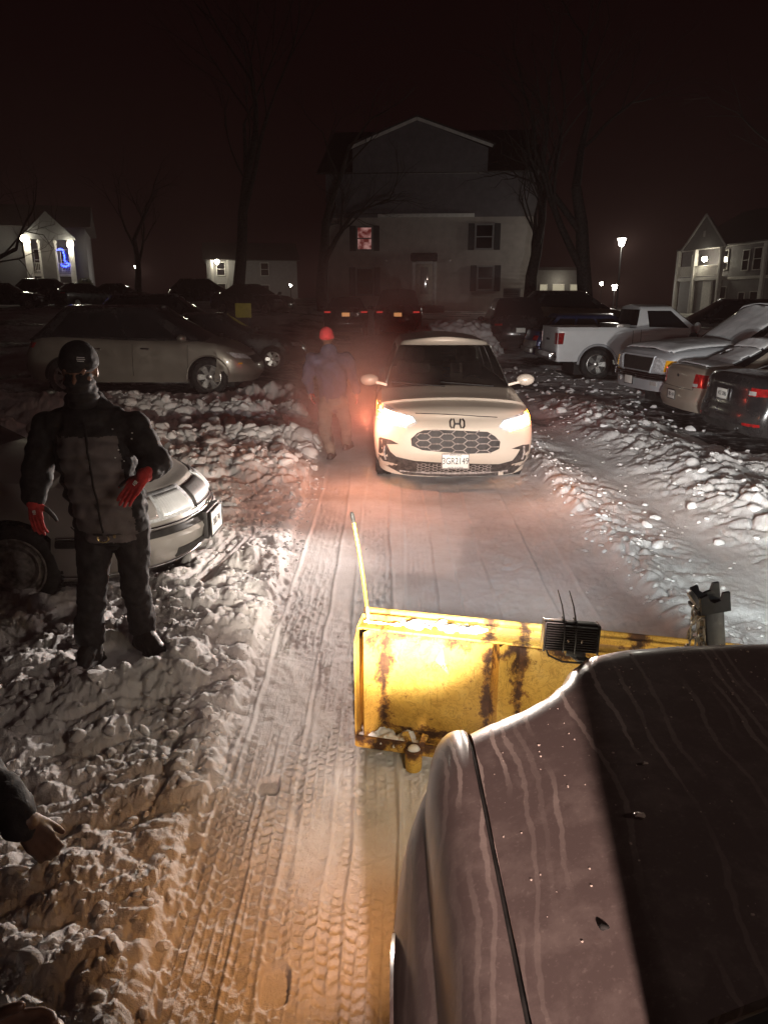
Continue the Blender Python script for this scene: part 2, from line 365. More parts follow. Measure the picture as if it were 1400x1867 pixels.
# ---------------------------------------------------------------- vehicles
def interp(tab, x):
    if x <= tab[0][0]: return tab[0][1]
    for (a, va), (b, vb) in zip(tab, tab[1:]):
        if x <= b:
            t = (x - a) / (b - a); t = t * t * (3 - 2 * t) * .5 + t * .5
            return va + (vb - va) * t
    return tab[-1][1]
def in_poly(p, poly):
    x, y = p; c = False; n = len(poly)
    for i in range(n):
        x1, y1 = poly[i]; x2, y2 = poly[i - 1]
        if (y1 > y) != (y2 > y) and x < (x2 - x1) * (y - y1) / (y2 - y1) + x1: c = not c
    return c
class Car:
    """A vehicle in local axes: +x forward, +y left, ground at z = 0."""
    def __init__(s, name, loc, heading, p, paint, label=None, cat='car', group=None, kind=None):
        s.p = p; s.paint = paint; s.root = empty(name, loc, heading); tag(s.root, label, cat, group)
        s.xf = p['L'] - p['ro'] - p['wb'] / 2; s.xr = -(p['ro'] + p['wb'] / 2)
        s.xw = (p['wb'] / 2, -p['wb'] / 2); s.hw = p['W'] / 2
        s.shell(); s.greenhouse()
        if p.get('wheels', True): s.wheels()
    def half_plan(s):
        p = s.p; hw = s.hw; out = []
        nf = p.get('nf', 12); bf, pf = p.get('bowf', (.35, 2.6)); br, pr = p.get('bowr', (.25, 3.2))
        for i in range(nf + 1):
            th = math.pi / 2 * i / nf
            out.append((s.xf - bf + bf * max(math.cos(th), 0) ** (2 / pf), hw * math.sin(th) ** (2 / pf), 'f'))
        xs = set()
        Ra = p['Ra']
        for xw in s.xw:
            for k in range(15):
                xs.add(round(xw + Ra * math.cos(math.pi * k / 14), 4))
            xs.add(round(xw + Ra + .006, 4)); xs.add(round(xw - Ra - .006, 4))
        a, b = s.xf - bf, s.xr + br
        for k in range(1, 24):
            x = a + (b - a) * k / 24
            if all(abs(x - xw) > Ra + .02 for xw in s.xw): xs.add(round(x, 4))
        out += [(x, hw, 's') for x in sorted(xs, reverse=True) if b + .01 < x < a - .01]
        for i in range(nf + 1):
            th = math.pi / 2 * (1 - i / nf)
            out.append((s.xr + br - br * max(math.cos(th), 0) ** (2 / pr), hw * math.sin(th) ** (2 / pr), 'r'))
        return out
    def zlow(s, x, tag_, y):
        p = s.p; z = p['sill']
        if tag_ == 'f': return interp([(s.xf - .5, z), (s.xf, p.get('zfb', z))], x)
        if tag_ == 'r': return interp([(s.xr, p.get('zrb', z)), (s.xr + .5, z)], x)
        for xw in s.xw:
            d = abs(x - xw)
            if d <= p['Ra'] + 1e-3: z = max(z, p['rw'] + math.sqrt(max(0, p['Ra'] ** 2 - d * d)))
        return z
    def side_pt(s, x, y, t, k):
        p = s.p; zl = s.zlow(x, t, y); zs = interp(p['shoulder'], x); z = zl + k * (zs - zl)
        kz = (z - p['sill']) / max(.05, zs - p['sill'])
        wy = interp(p.get('bulge', [(0, .95), (.25, .985), (.6, 1), (.85, .985), (.95, .965), (1, .93)]), kz)
        if t == 'f': x = x + interp(p.get('fprof', [(0, -.06), (.25, 0), (.55, 0), (.85, -.05), (1, -.12)]), kz)
        if t == 'r': x = x - interp(p.get('rprof', [(0, -.08), (.3, 0), (.55, -.01), (.9, -.06), (1, -.1)]), kz)
        return Vector((x, y * wy, z))
    def shell(s):
        p = s.p; hp = s.half_plan(); n = len(hp); ks = [0, .08, .18, .3, .42, .55, .68, .8, .88, .94, .975, 1]
        mb = MB(); vs = []; fs = []
        for side in (1, -1):
            for k in ks:
                for (x, y, t) in hp: q = s.side_pt(x, y, t, k); vs.append(Vector((q.x, q.y * side, q.z)))
        K = len(ks)
        for sd in range(2):
            o = sd * K * n
            for i in range(K - 1):
                for j in range(n - 1): fs.append((o + i * n + j, o + i * n + j + 1, o + (i + 1) * n + j + 1, o + (i + 1) * n + j))
        # top deck, row by row between the two shoulders
        M = 12; base = len(vs); top = (K - 1) * n
        for j in range(n):
            a = vs[top + j]; b = vs[K * n + top + j]
            for m in range(M + 1):
                f = m / M; q = a.lerp(b, f); yy = 2 * f - 1
                cr = interp(p.get('crown', [(-9, .04), (9, .04)]), a.x)
                q.z += cr * (1 - yy * yy) ** .8 * min(1, abs(a.y) / (s.hw * .6))
                if 'bed' in p and p['bed'][0] < a.x < p['bed'][1] and abs(yy) < .86: q.z -= .48
                if 'deckfn' in p: q.z += p['deckfn'](q.x, q.y)
                vs.append(q)
        for j in range(n - 1):
            for m in range(M): fs.append((base + j * (M + 1) + m, base + j * (M + 1) + m + 1, base + (j + 1) * (M + 1) + m + 1, base + (j + 1) * (M + 1) + m))
        mb.add(vs, fs)
        s.bodymb = mb; s.body = mb.build('body', s.paint, s.root, angle=p.get('ang', 40))
        me = s.body.data; s.bvh = BVHTree.FromPolygons([v.co for v in me.vertices], [tuple(q.vertices) for q in me.polygons])
        u = MB(); zt = p['sill'] + .12
        u.box(((s.xf + s.xr) / 2, 0, zt + .06), (p['L'] - .5, p['W'] * .62, .3))
        for xw in s.xw: u.box((xw, 0, p['rw'] + .12), (p['Ra'] * 2 + .06, p['W'] * .66, p['Ra'] * 1.7))
        u.build('underbody', MAT['rubber'], s.root, smooth=False)
    def greenhouse(s):
        g = s.p.get('gh')
        if not g: return
        xc, xr, xtf, xtr, zr = g['xc'], g['xr'], g['xtf'], g['xtr'], g['zr']; w0 = s.hw * g.get('w0', .9); w1 = s.hw * g.get('w1', .70)
        ns = 26; nf = 8; hp = []; bf, br = g.get('bf', .22), g.get('br', .15)
        for i in range(nf + 1):
            th = math.pi / 2 * i / nf; hp.append(('f', math.cos(th) ** .8 if th < 1.57 else 0, math.sin(th) ** .8))
        for i in range(1, ns): hp.append(('s', i / ns, 1))
        for i in range(nf + 1):
            th = math.pi / 2 * (1 - i / nf); hp.append(('r', math.cos(th) ** .8 if th < 1.57 else 0, math.sin(th) ** .8))
        gs = [0, .06, .13, .3, .5, .7, .84, .91, .96, 1.0]
        def pt(h, gk, off=0.0):
            t, a, yf = h
            e = gk ** g.get('e', 1.0)
            F = xc + (xtf - xc) * e; B = xr + (xtr - xr) * e
            b1 = bf * (1 - .35 * gk); b2 = br * (1 - .3 * gk)
            w = (w0 + (w1 - w0) * gk ** 1.25 + off) * (1 - .06 * max(0, gk - .9) / .1)
            if t == 'f': x = F - b1 + (b1 + off) * a
            elif t == 'r': x = B + b2 - (b2 + off) * a
            else: x = (F - b1) + (B + b2 - F + b1) * a
            w = w * interp(g.get('plan', [(-9, 1), (9, 1)]), x)
            zb = interp(s.p['shoulder'], x) - .03
            z = zb + (zr - .045 - zb) * (1 - (1 - gk) ** 1.0) + (.02 * max(0, gk - .84) / .16)
            return Vector((x, yf * w, z))
        n = len(hp); vs = []; fs = []; skip = g.get('see_through', False)
        for side in (1, -1):
            for gk in gs:
                for h in hp: q = pt(h, gk); vs.append(Vector((q.x, q.y * side, q.z)))
        K = len(gs); gl = {'windshield': [], 'rear_window': [], 'side_window': []}
        wins = g.get('wins', [(.08, .45), (.49, .92)])
        for sd in range(2):
            o = sd * K * n
            for i in range(K - 1):
                for j in range(n - 1):
                    t = hp[j][0]; t2 = hp[j + 1][0]
                    if skip and t == 'f' and t2 == 'f' and j < nf - 1 and 1 <= i < 7: continue
                    if skip and t == 's' and 2 <= i < 6 and any(wa < (j - nf + .5) / ns < wb for wa, wb in wins): continue
                    fs.append((o + i * n + j, o + i * n + j + 1, o + (i + 1) * n + j + 1, o + (i + 1) * n + j))
        M = 12; base = len(vs); top = (K - 1) * n
        for j in range(n):
            a = vs[top + j]; b = vs[K * n + top + j]
            for m in range(M + 1):
                f = m / M; q = a.lerp(b, f); yy = 2 * f - 1; q.z += .055 * (1 - yy * yy) * min(1, abs(a.y) / (w1 * .6)); vs.append(q)
        for j in range(n - 1):
            for m in range(M): fs.append((base + j * (M + 1) + m, base + j * (M + 1) + m + 1, base + (j + 1) * (M + 1) + m + 1, base + (j + 1) * (M + 1) + m))
        mb = MB(); mb.add(vs, fs); s.cabin = mb.build('cabin', g.get('mat', s.paint), s.root, angle=40)
        gm = MAT[g.get('glass', 'dark_glass')]
        def panel(name, items, mat, off=.004, lo=.10, hi=.90):
            m = MB(); gg = [lo + (hi - lo) * q / 6 for q in range(7)]
            for (hs, sd) in items:
                P = [[pt(h, gk, off) for h in hs] for gk in gg]
                P = [[Vector((q.x, q.y * sd, q.z)) for q in row] for row in P]; c = len(hs)
                m.add([q for row in P for q in row], [(a * c + b, a * c + b + 1, (a + 1) * c + b + 1, (a + 1) * c + b) for a in range(6) for b in range(c - 1)])
            return m.build(name, mat, s.root)
        fr = [h for h in hp if h[0] == 'f'][:nf]; panel('windshield', [(fr, 1), (fr, -1)], gm, lo=.07, hi=.93)
        rr = [h for h in hp if h[0] == 'r'][1:]
        if g.get('rear_glass', True): panel('rear_window', [(rr, 1), (rr, -1)], MAT['dark_glass'], lo=.18, hi=.9)
        for sd in (1, -1):
            for wa, wb in wins:
                hs = [('s', wa + (wb - wa) * q / 8, 1) for q in range(9)]
                panel('side_window', [(hs, sd)], gm if skip else MAT['dark_glass'], lo=.12, hi=.86)
    def wheels(s):
        p = s.p; r, w = p['rw'], p.get('tw', .22)
        for xw in s.xw:
            for sd in (1, -1):
                y = sd * (s.hw - w / 2 - .015)
                M = Matrix.Translation((xw, y, r)) @ Matrix.Rotation(-sd * R(90), 4, 'X')
                make_wheel(s.root, M, r, w, p.get('rim', 'alloy'), p.get('spokes', 5), p.get('rimr', .64))
    # -- surface pieces, pressed on to the body by ray
    def hit(s, phi, lat, z, bvh=None):
        d = Vector((-math.cos(phi), -math.sin(phi), 0)); e = Vector((-math.sin(phi), math.cos(phi), 0))
        return (bvh or s.bvh).ray_cast(e * lat + Vector((0, 0, z)) - d * 6, d)
    def decal(s, name, poly, mat, phi=0.0, off=.005, cell=.04, parent=None, top=False, kind=None, back=.012):
        bm = bmesh.new(); vv = [bm.verts.new((x, y, 0)) for x, y in poly]; bm.faces.new(vv)
        for ax in (0, 1):
            lo = min(q[ax] for q in poly); hi = max(q[ax] for q in poly); k = int((hi - lo) / cell)
            for i in range(1, k + 1):
                pc = [0, 0, 0]; pn = [0, 0, 0]; pc[ax] = lo + (hi - lo) * i / (k + 1); pn[ax] = 1
                bmesh.ops.bisect_plane(bm, geom=bm.verts[:] + bm.edges[:] + bm.faces[:], plane_co=pc, plane_no=pn)
        bmesh.ops.triangulate(bm, faces=[f for f in bm.faces if len(f.verts) > 4])
        miss = []
        d = Vector((0, 0, -1)) if top else Vector((-math.cos(phi), -math.sin(phi), 0))
        e = Vector((-math.sin(phi), math.cos(phi), 0)); last = None
        for v in bm.verts:
            if top: h = s.bvh.ray_cast(Vector((v.co.x, v.co.y, 5)), d)
            else: h = s.hit(phi, v.co.x, v.co.y)
            q = h[0]
            if q is None: miss.append(v); continue
            v.co = q - d * off
        if miss: bmesh.ops.delete(bm, geom=miss, context='VERTS')
        # a rim turned back into the body gives the piece thickness
        be = [ed for ed in bm.edges if ed.is_boundary]
        ex = bmesh.ops.extrude_edge_only(bm, edges=be)['geom']
        for v in ex:
            if isinstance(v, bmesh.types.BMVert): v.co += d * (off + back)
        bmesh.ops.recalc_face_normals(bm, faces=bm.faces)
        me = bpy.data.meshes.new(name); bm.to_mesh(me); bm.free(); me.materials.append(mat)
        me.polygons.foreach_set('use_smooth', [True] * len(me.polygons)); me.set_sharp_from_angle(angle=R(40))
        return link_mesh(name, me, parent or s.root)
    def strip(s, mb, pts, phi, r=.006, off=.004, n=6, top=False):
        out = []
        for a, b in pts:
            h = s.bvh.ray_cast(Vector((a, b, 5)), Vector((0, 0, -1))) if top else s.hit(phi, a, b)
            if h[0] is not None: out.append(h[0] + (Vector((0, 0, 1)) if top else Vector((math.cos(phi), math.sin(phi), 0))) * off)
        if len(out) > 1: mb.tube(out, r, n)
    def seams(s, phi, lines, r=.004, name='panel_gap'):
        for ln in lines:
            mb = MB(); dense = []
            for (a, b) in zip(ln, ln[1:]):
                k = max(2, int(math.dist(a, b) / .06)); dense += [(a[0] + (b[0] - a[0]) * i / k, a[1] + (b[1] - a[1]) * i / k) for i in range(k)]
            s.strip(mb, dense + [ln[-1]], phi, r, .0005)
            if mb.v: mb.build(name, MAT['rubber'], s.root)
    def honeycomb(s, name, poly, cw, ch, r, mat, phi=0.0, off=.012, parent=None):
        mb = MB(); lo = [min(q[k] for q in poly) for k in (0, 1)]; hi = [max(q[k] for q in poly) for k in (0, 1)]
        seen = set()
        for i in range(-1, int((hi[0] - lo[0]) / (cw * .75)) + 2):
            for j in range(-1, int((hi[1] - lo[1]) / ch) + 2):
                cx = lo[0] + i * cw * .75; cz = lo[1] + j * ch + (ch / 2 if i % 2 else 0)
                hx = [(cx + cw / 2 * math.cos(k * math.pi / 3), cz + ch / 1.732 * math.sin(k * math.pi / 3)) for k in range(6)]
                for k in range(6):
                    a, b = hx[k], hx[(k + 1) % 6]
                    key = tuple(sorted((tuple(round(q, 3) for q in a), tuple(round(q, 3) for q in b))))
                    if key in seen: continue
                    seen.add(key)
                    if in_poly(((a[0] + b[0]) / 2, (a[1] + b[1]) / 2), poly): s.strip(mb, [a, ((a[0] + b[0]) / 2, (a[1] + b[1]) / 2), b], phi, r, off, 5)
        return mb.build(name, mat, parent or s.root)
    def plate(s, phi, lat, z, text, tilt=0.0, w=.305, h=.152, mat='plate_white', frame='dark_trim', off=.02, extras=(), name='licence_plate', tsz=.085):
        q = s.hit(phi, lat, z)[0]
        if q is None: return
        d = Vector((math.cos(phi), math.sin(phi), 0)); e = Vector((-math.sin(phi), math.cos(phi), 0))
        M = Matrix((e, Vector((0, 0, 1)), d)).transposed().to_4x4(); M = Matrix.Translation(q + d * off) @ M @ Matrix.Rotation(tilt, 4, 'X')
        mb = MB(); mb.box((0, 0, 0), (w, h, .006), bev=.002); me = mb.mesh(name, MAT[mat]); me.transform(M); pl = link_mesh(name, me, s.root)
        fr = MB(); t = .012
        for cx, cz, sx, sz in ((0, h / 2, w + t, t), (0, -h / 2, w + t, t), (w / 2, 0, t, h - t), (-w / 2, 0, t, h - t)): fr.box((cx, cz, .003), (sx, sz, .012), bev=.002)
        me = fr.mesh('plate_frame', MAT[frame]); me.transform(M); link_mesh('plate_frame', me, pl)
        if text: text_mesh(text, tsz, MAT['plate_ink'], 'plate_number', M @ Matrix.Translation((0, 0, .0055)), pl, ext=.001, sx=.72)
        for (tx, px, pz, sz, mm, sx) in extras: text_mesh(tx, sz, MAT[mm], 'plate_wording', M @ Matrix.Translation((px, pz, .0105)), pl, ext=.0006, sx=sx)
        return pl, M
    def mirrors(s, x, y, z, mat=None, size=(.09, .12, .075)):
        for sd in (1, -1):
            m = MB(); m.sphere((x, sd * y, z), size, 8); m.bar((x + .02, sd * (y - .22), z - .06), (x + .01, sd * (y - .05), z - .02), .05, .03)
            m.build('side_mirror', mat or s.paint, s.root)
    def handles(s, xs, z, mat=None):
        for x in xs:
            for sd in (1, -1):
                q = s.hit(sd * math.pi / 2, -x * sd, z)[0]
                if q is None: continue
                m = MB(); m.box(q + Vector((0, sd * .018, 0)), (.18, .022, .03), bev=.008); m.build('door_handle', mat or s.paint, s.root)
def make_wheel(root, M, r, w, rimmat, spokes, rimr):
    h = w / 2; rr = r * rimr
    prof = [(rr, -h * .9), (rr + .02, -h), (r * .9, -h * .98), (r * .97, -h * .8), (r, -h * .45), (r, h * .45), (r * .97, h * .8), (r * .9, h * .98), (rr + .02, h), (rr, h * .9)]
    mb = MB(); mb.lathe(prof, M, 40)
    for k in range(48):     # tread blocks
        a = 2 * math.pi * k / 48
        for sgn in (-1, 1):
            Q = M @ Matrix.Rotation(a + sgn * .03, 4, 'Z') @ Matrix.Translation((r, 0, sgn * h * .5)); b = MB(); b.box((0, 0, 0), (.014, 2 * math.pi * r / 48 * .6, h * .62))
            mb.add([Q @ Vector(v) for v in b.v], b.f)
    wh = mb.build('wheel', MAT['rubber'], root, angle=50)
    rb = MB()
    rb.lathe([(rr, h * .92), (rr - .012, h * .95), (rr - .03, h * .75), (rr - .04, h * .4)], M, 40)
    if spokes:
        for k in range(spokes):
            Q = M @ Matrix.Rotation(2 * math.pi * k / spokes, 4, 'Z'); b = MB()
            w0, w1 = rr * .15, rr * (.25 if spokes <= 6 else .14)
            for wa, xa, za, wb_, xb, zb in ((w0, rr * .12, h * .72, w1, rr - .02, h * .86),):
                vs_ = [(xa, -wa, za), (xa, wa, za), (xb, wb_, zb), (xb, -wb_, zb), (xa, -wa, za - .05), (xa, wa, za - .05), (xb, wb_, zb - .05), (xb, -wb_, zb - .05)]
                b.add(vs_, [(0, 1, 2, 3), (7, 6, 5, 4), (0, 4, 5, 1), (1, 5, 6, 2), (2, 6, 7, 3), (3, 7, 4, 0)])
            rb.add([Q @ Vector(v) for v in b.v], b.f)
        rb.lathe([(rr * .24, h * .4), (rr * .24, h * .74), (rr * .16, h * .82), (0, h * .83)], M, 20)
    else:
        rb.lathe([(rr - .02, h * .5), (rr * .72, h * .72), (rr * .55, h * .45), (rr * .3, h * .6), (rr * .18, h * .8), (0, h * .82)], M, 32)
        for k in range(10):
            Q = M @ Matrix.Rotation(2 * math.pi * k / 10, 4, 'Z') @ Matrix.Translation((rr * .84, 0, h * .66)); b = MB(); b.box((0, 0, 0), (rr * .13, rr * .2, .02), bev=.006); rb.add([Q @ Vector(v) for v in b.v], b.f)
    rb.build('rim', MAT[rimmat], wh)
    db = MB(); db.lathe([(rr * .98, h * .2), (rr * .6, h * .12), (0, h * .1)], M, 24); db.build('brake_disc', MAT['dark_trim'], wh)
    return wh
# ---------------------------------------------------------------- white crossover facing the plough
car_paint('pearl_paint', (.63, .545, .45), .15, .32, .22, (.42, .37, .32))
car_paint('silver_paint', (.42, .40, .37), .55, .34, .35)
car_paint('champagne_paint', (.27, .245, .21), .6, .34, .3)
car_paint('white_truck_paint', (.72, .73, .74), .05, .35, .18)
car_paint('grey_truck_paint', (.50, .52, .55), .3, .35, .2)
car_paint('beige_paint', (.36, .30, .24), .35, .4, .4)
car_paint('dark_paint', (.022, .020, .022), .3, .25, .10)
car_paint('navy_paint', (.035, .05, .13), .4, .3, .2)
car_paint('maroon_paint', (.06, .012, .014), .3, .3, .2)
car_paint('tan_paint', (.24, .20, .15), .3, .4, .3)
emit('headlight_lit', (1.0, .90, .72), 14); emit('indicator_lit', (1.0, .30, .02), 40)
HX, HY = .80, 8.15
hp_ = dict(L=4.57, W=1.84, ro=.97, wb=2.655, sill=.24, zfb=.15, zrb=.30, Ra=.37, rw=.335, tw=.215, spokes=5,
    shoulder=[(-2.3, 1.02), (-1.2, 1.06), (.9, 1.03), (1.6, .95), (2.1, .88), (2.3, .83)], bowf=(.42, 2.7), bowr=(.3, 3),
    fprof=[(0, -.10), (.12, -.02), (.3, .0), (.6, -.005), (.85, -.04), (1, -.13)],
    bulge=[(0, .93), (.2, .985), (.5, 1), (.8, .985), (.92, .955), (1, .90)],
    crown=[(-2, .05), (1.0, .06), (1.9, .055), (2.3, .03)],
    gh=dict(xc=1.22, xr=-2.1, xtf=.42, xtr=-1.55, zr=1.60, w0=.86, w1=.64, bf=.20, glass='windshield_glass', see_through=True, wins=[(.09, .46), (.50, .86)]))
H = Car('crossover_car', (HX, HY + 2.29, .0), R(-90), hp_, MAT['pearl_paint'], 'white crossover facing the yellow plough with its headlights and amber indicators on', 'car')
def hpx(pts, D=8.2, x0=660, y0=720, s=4.375): return [((q := U(x, y, D=D)).x - HX, q.z) for x, y in zp(pts, x0, y0, s)]
LL = hpx([(112, 92), (215, 118), (330, 150), (400, 165), (427, 205), (345, 242), (240, 224), (128, 190)], 8.38)
RL = hpx([(1342, 140), (1350, 235), (1160, 274), (1078, 238), (1118, 192), (1240, 166)], 8.38)
for L_ in (LL, RL):
    sgn = -1 if L_ is LL else 1
    cx = sum(p[0] for p in L_) / len(L_); cz = sum(p[1] for p in L_) / len(L_)
    o_ = H.decal('headlight', [(cx + (x - cx) * 1.07, cz + (z - cz) * 1.16) for x, z in L_], MAT['lamp_lens'], off=.004)
    H.decal('lamp_element', [(cx + (x - cx) * .93, cz + (z - cz) * .72) for x, z in L_], MAT['headlight_lit'], off=.010, parent=o_)
    xo = max(L_, key=lambda p: p[0] * sgn)[0]; zo = [p[1] for p in L_ if abs(p[0] - xo) < .12]
    amb = [(x, z) for x, z in L_ if abs(x - xo) < .12]
    lo = min(L_, key=lambda p: p[1])
    # amber turn signal runs along the outer end and the lower edge
    H.decal('indicator', [(xo, max(zo)), (xo - sgn * .07, max(zo) - .015), (xo - sgn * .06, min(zo) + .03), (lo[0], lo[1] + .018), (lo[0], lo[1] - .002), (xo - sgn * .01, min(zo) - .004)], MAT['indicator_lit'], off=.013, parent=o_)
GR = hpx([(390, 350), (440, 305), (490, 283), (600, 278), (800, 284), (1000, 295), (1060, 330), (1102, 375), (1092, 430), (1020, 460), (850, 464), (650, 452), (480, 438), (395, 405)])
gcx = sum(p[0] for p in GR) / len(GR); gcz = sum(p[1] for p in GR) / len(GR)
simple('grille_dark', (.03, .024, .022), .6, var=.5, scale=30)
simple('grille_web', (.40, .34, .31), .55, var=.4, scale=40)
g_ = H.decal('grille', GR, MAT['grille_dark'], off=.006)
H.decal('grille_surround', GR, MAT['pearl_paint'], off=.002)
H.honeycomb('grille_mesh', [(gcx + (x - gcx) * .99, gcz + (z - gcz) * .99) for x, z in GR], .178, .074, .0062, MAT['grille_web'], parent=g_, off=.014)
LB = hpx([(92, 375), (150, 350), (230, 362), (292, 390), (196, 398), (225, 455), (270, 492), (420, 520), (620, 532), (870, 542), (1090, 552), (1200, 527), (1240, 475), (1262, 438), (1192, 427), (1285, 404), (1350, 410), (1345, 545), (1300, 590), (1222, 640), (1100, 652), (700, 655), (330, 645), (222, 600), (110, 545)], 8.25)
simple('bumper_black', (.055, .047, .043), .6, var=.6, scale=22, bump=.3)
b_ = H.decal('lower_bumper', LB, MAT['bumper_black'], off=.005, cell=.06)
LG = hpx([(430, 548), (1030, 560), (1025, 632), (430, 622)], 8.2)
H.honeycomb('lower_grille_mesh', LG, .058, .034, .003, MAT['grille_web'], parent=b_, off=.012)
for sx in (-1, 1):
    vb = MB()
    H.strip(vb, [(sx * .79 + .0, .50), (sx * .80, .42), (sx * .78, .34)], 0, .012, .01)
    vb.build('bumper_vent', MAT['grille_web'], b_)
spl = MB(); H.strip(spl, [(-.62, .205), (-.3, .195), (0, .19), (.3, .195), (.62, .205)], 0, .014, .004); spl.build('lower_lip', MAT['grille_web'], b_)
H.seams(0, [hpx([(430, 163), (600, 164), (760, 170), (920, 180), (1090, 192)])], .005)
# emblem: an H in a rounded frame
em = hpx([(760, 233)])[0]; ew, eh = .070, .046
ebm = MB()
for pth in ([(-ew * .55, eh), (-ew * .40, 0), (-ew * .62, -eh)], [(ew * .55, eh), (ew * .40, 0), (ew * .62, -eh)], [(-ew * .42, 0), (ew * .42, 0)],
            [(-ew * .88, eh * 1.02), (-ew * 1.15, eh * .5), (-ew * 1.12, -eh * .5), (-ew * .85, -eh * 1.02)], [(ew * .88, eh * 1.02), (ew * 1.15, eh * .5), (ew * 1.12, -eh * .5), (ew * .85, -eh * 1.02)]):
    H.strip(ebm, [(em[0] + a, em[1] + b) for a, b in pth], 0, .0105, .008)
ebm.build('emblem', MAT['dark_trim'], H.root)
pc = hpx([(741, 522)])[0]
H.plate(0, pc[0], pc[1], '3GR2149', off=.03, w=.300, h=.165, frame='grille_web', tsz=.108, extras=[('MARYLAND', 0, .066, .026, 'plate_ink', 1), ('WALDORF', 0, -.074, .03, 'plate_ink', 1.2)])
# yellow and red corner of the plate design
for nm, pts, mm in (('plate_yellow', [(-.135, -.062), (-.05, -.062), (-.135, -.03)], 'plate_yellow'), ('plate_red', [(.0, -.06), (.09, -.06), (.05, -.035), (.02, -.04)], 'plate_red')):
    H.decal('plate_design', [(pc[0] + a, pc[1] + b) for a, b in pts], MAT[mm], off=.0345, back=-.03, cell=.2)
H.mirrors(.98, .985, 1.13, size=(.075, .115, .075)); H.handles([.15, -.85], .88)
H.seams(R(90), [[(-1.05, .3), (-1.02, .9), (-.95, 1.02)], [(.12, .3), (.1, 1.02)]]); H.seams(R(-90), [[(1.05, .3), (1.02, .9), (.95, 1.02)], [(-.12, .3), (-.1, 1.02)]])
for sx in (-1, 1): H.decal('tail_lamp', [(sx * .5, .92), (sx * .84, .9), (sx * .84, .98), (sx * .5, 1.0)], emit('tail_lamp_lit', (1, .06, .04), 8), phi=R(180))
# cabin: dash, seats, wheel, mirror and the tags on the windscreen
im = MB(); im.box((.72, 0, .93), (.55, 1.35, .16), bev=.05); im.box((-.6, 0, .42), (2.6, 1.3, .1)); im.build('dashboard', MAT['interior'], H.root)
sw = MB(); M_ = Matrix.Translation((.42, .38, .96)) @ Matrix.Rotation(R(65), 4, 'Y')
sw.tube([M_ @ Vector((.18 * math.cos(a), .18 * math.sin(a), 0)) for a in np.linspace(0, 2 * math.pi, 25)], .014, 6); sw.build('steering_wheel', MAT['interior'], H.root)
for sy in (-.37, .37):
    st = MB(); st.box((-.32, sy, .93), (.15, .46, .62), Matrix.Rotation(R(-12), 3, 'Y'), bev=.06); st.box((-.02, sy, .62), (.5, .46, .14), bev=.05); so = st.build('seat', MAT['seat_cloth'], H.root)
    hr = MB(); hr.box((-.40, sy, 1.35), (.11, .29, .21), bev=.05); hr.build('headrest', MAT['seat_cloth'], so)
rs = MB(); rs.box((-1.25, 0, .9), (.16, 1.2, .6), bev=.06); rs.build('rear_seat', MAT['seat_cloth'], H.root)
rm = MB(); rm.box((.50, .03, 1.42), (.04, .20, .055), bev=.015); rm.build('rear_view_mirror', MAT['clear_lens'], H.root)
simple('tag_blue', (.10, .18, .42), .5)
ws_ = next(c for c in H.root.children if c.name.startswith('windshield')); wsb = BVHTree.FromPolygons([v.co for v in ws_.data.vertices], [tuple(p.vertices) for p in ws_.data.polygons])
HM = Matrix.Translation(H.root.location) @ Matrix.Rotation(R(-90), 4, 'Z'); HMI = HM.inverted()
def screen_pt(px, py):
    o = HMI @ Vector((0, 0, CAM_H)); dd = ((HMI @ U(px, py, D=9.8)) - o).normalized(); h = wsb.ray_cast(o, dd)[0]
    return (h if h is not None else HMI @ U(px, py, D=9.8)) + dd * .02
for (x0_, y0_, x1_, y1_, mm) in ((807, 653, 819, 660, 'plate_white'), (807, 661, 819, 667, 'plate_white'), (806, 668, 820, 676, 'tag_blue'), (807, 677, 819, 681, 'plate_white'), (807, 682, 820, 687, 'tag_blue')):
    t_ = MB(); a, b = screen_pt(x0_, y0_), screen_pt(x1_, y1_); c = (a + b) / 2; t_.box(c, (.003, max(.06, abs(a.y - b.y)), (a - b).length * .6), Matrix.Rotation(R(-58), 3, 'Y')); t_.build('windscreen_tag', MAT[mm], H.root)
wp = MB()
for sy in (-.35, .25): wp.tube([(1.24, sy + .3, 1.075), (1.20, sy, 1.095), (1.16, sy - .35, 1.12)], .008, 6)
wp.build('wiper', MAT['rubber'], H.root)

# ---------------------------------------------------------------- silver saloon nosing in from the left, right beside the man
sp = dict(L=4.98, W=1.80, ro=1.06, wb=2.76, sill=.20, zfb=.20, zrb=.28, Ra=.36, rw=.315, tw=.20, spokes=0, rim='steel_rim', rimr=.70, nf=18,
    shoulder=[(-2.5, .96), (-1.0, .93), (.9, .93), (1.5, .90), (2.05, .85), (2.43, .76)], bowf=(.85, 2.25), bowr=(.4, 2.6),
    fprof=[(0, -.10), (.15, -.01), (.42, .045), (.5, .045), (.56, .0), (.8, -.05), (1, -.16)], crown=[(-2.4, .05), (1, .06), (2, .05), (2.4, .02)],
    bulge=[(0, .92), (.2, .98), (.45, 1), (.7, .99), (.9, .955), (1, .89)],
    gh=dict(xc=1.05, xr=-1.95, xtf=.25, xtr=-1.2, zr=1.42, w0=.87, w1=.66, wins=[(.10, .47), (.50, .85)]))
SX, SY, SH = -3.95, 5.62, R(2)
S = Car('saloon_car', (SX, SY, .0), SH, sp, MAT['silver_paint'], 'old silver saloon with fluted headlamp parked nose-in just behind the man in red gloves', 'car')
iw = S.root.matrix_basis.inverted()
CAMW = Vector((0, 0, CAM_H))
S.root.rotation_euler = (0, 0, SH)
MW = Matrix.Translation((SX, SY, 0)) @ Matrix.Rotation(SH, 4, 'Z'); MI = MW.inverted()
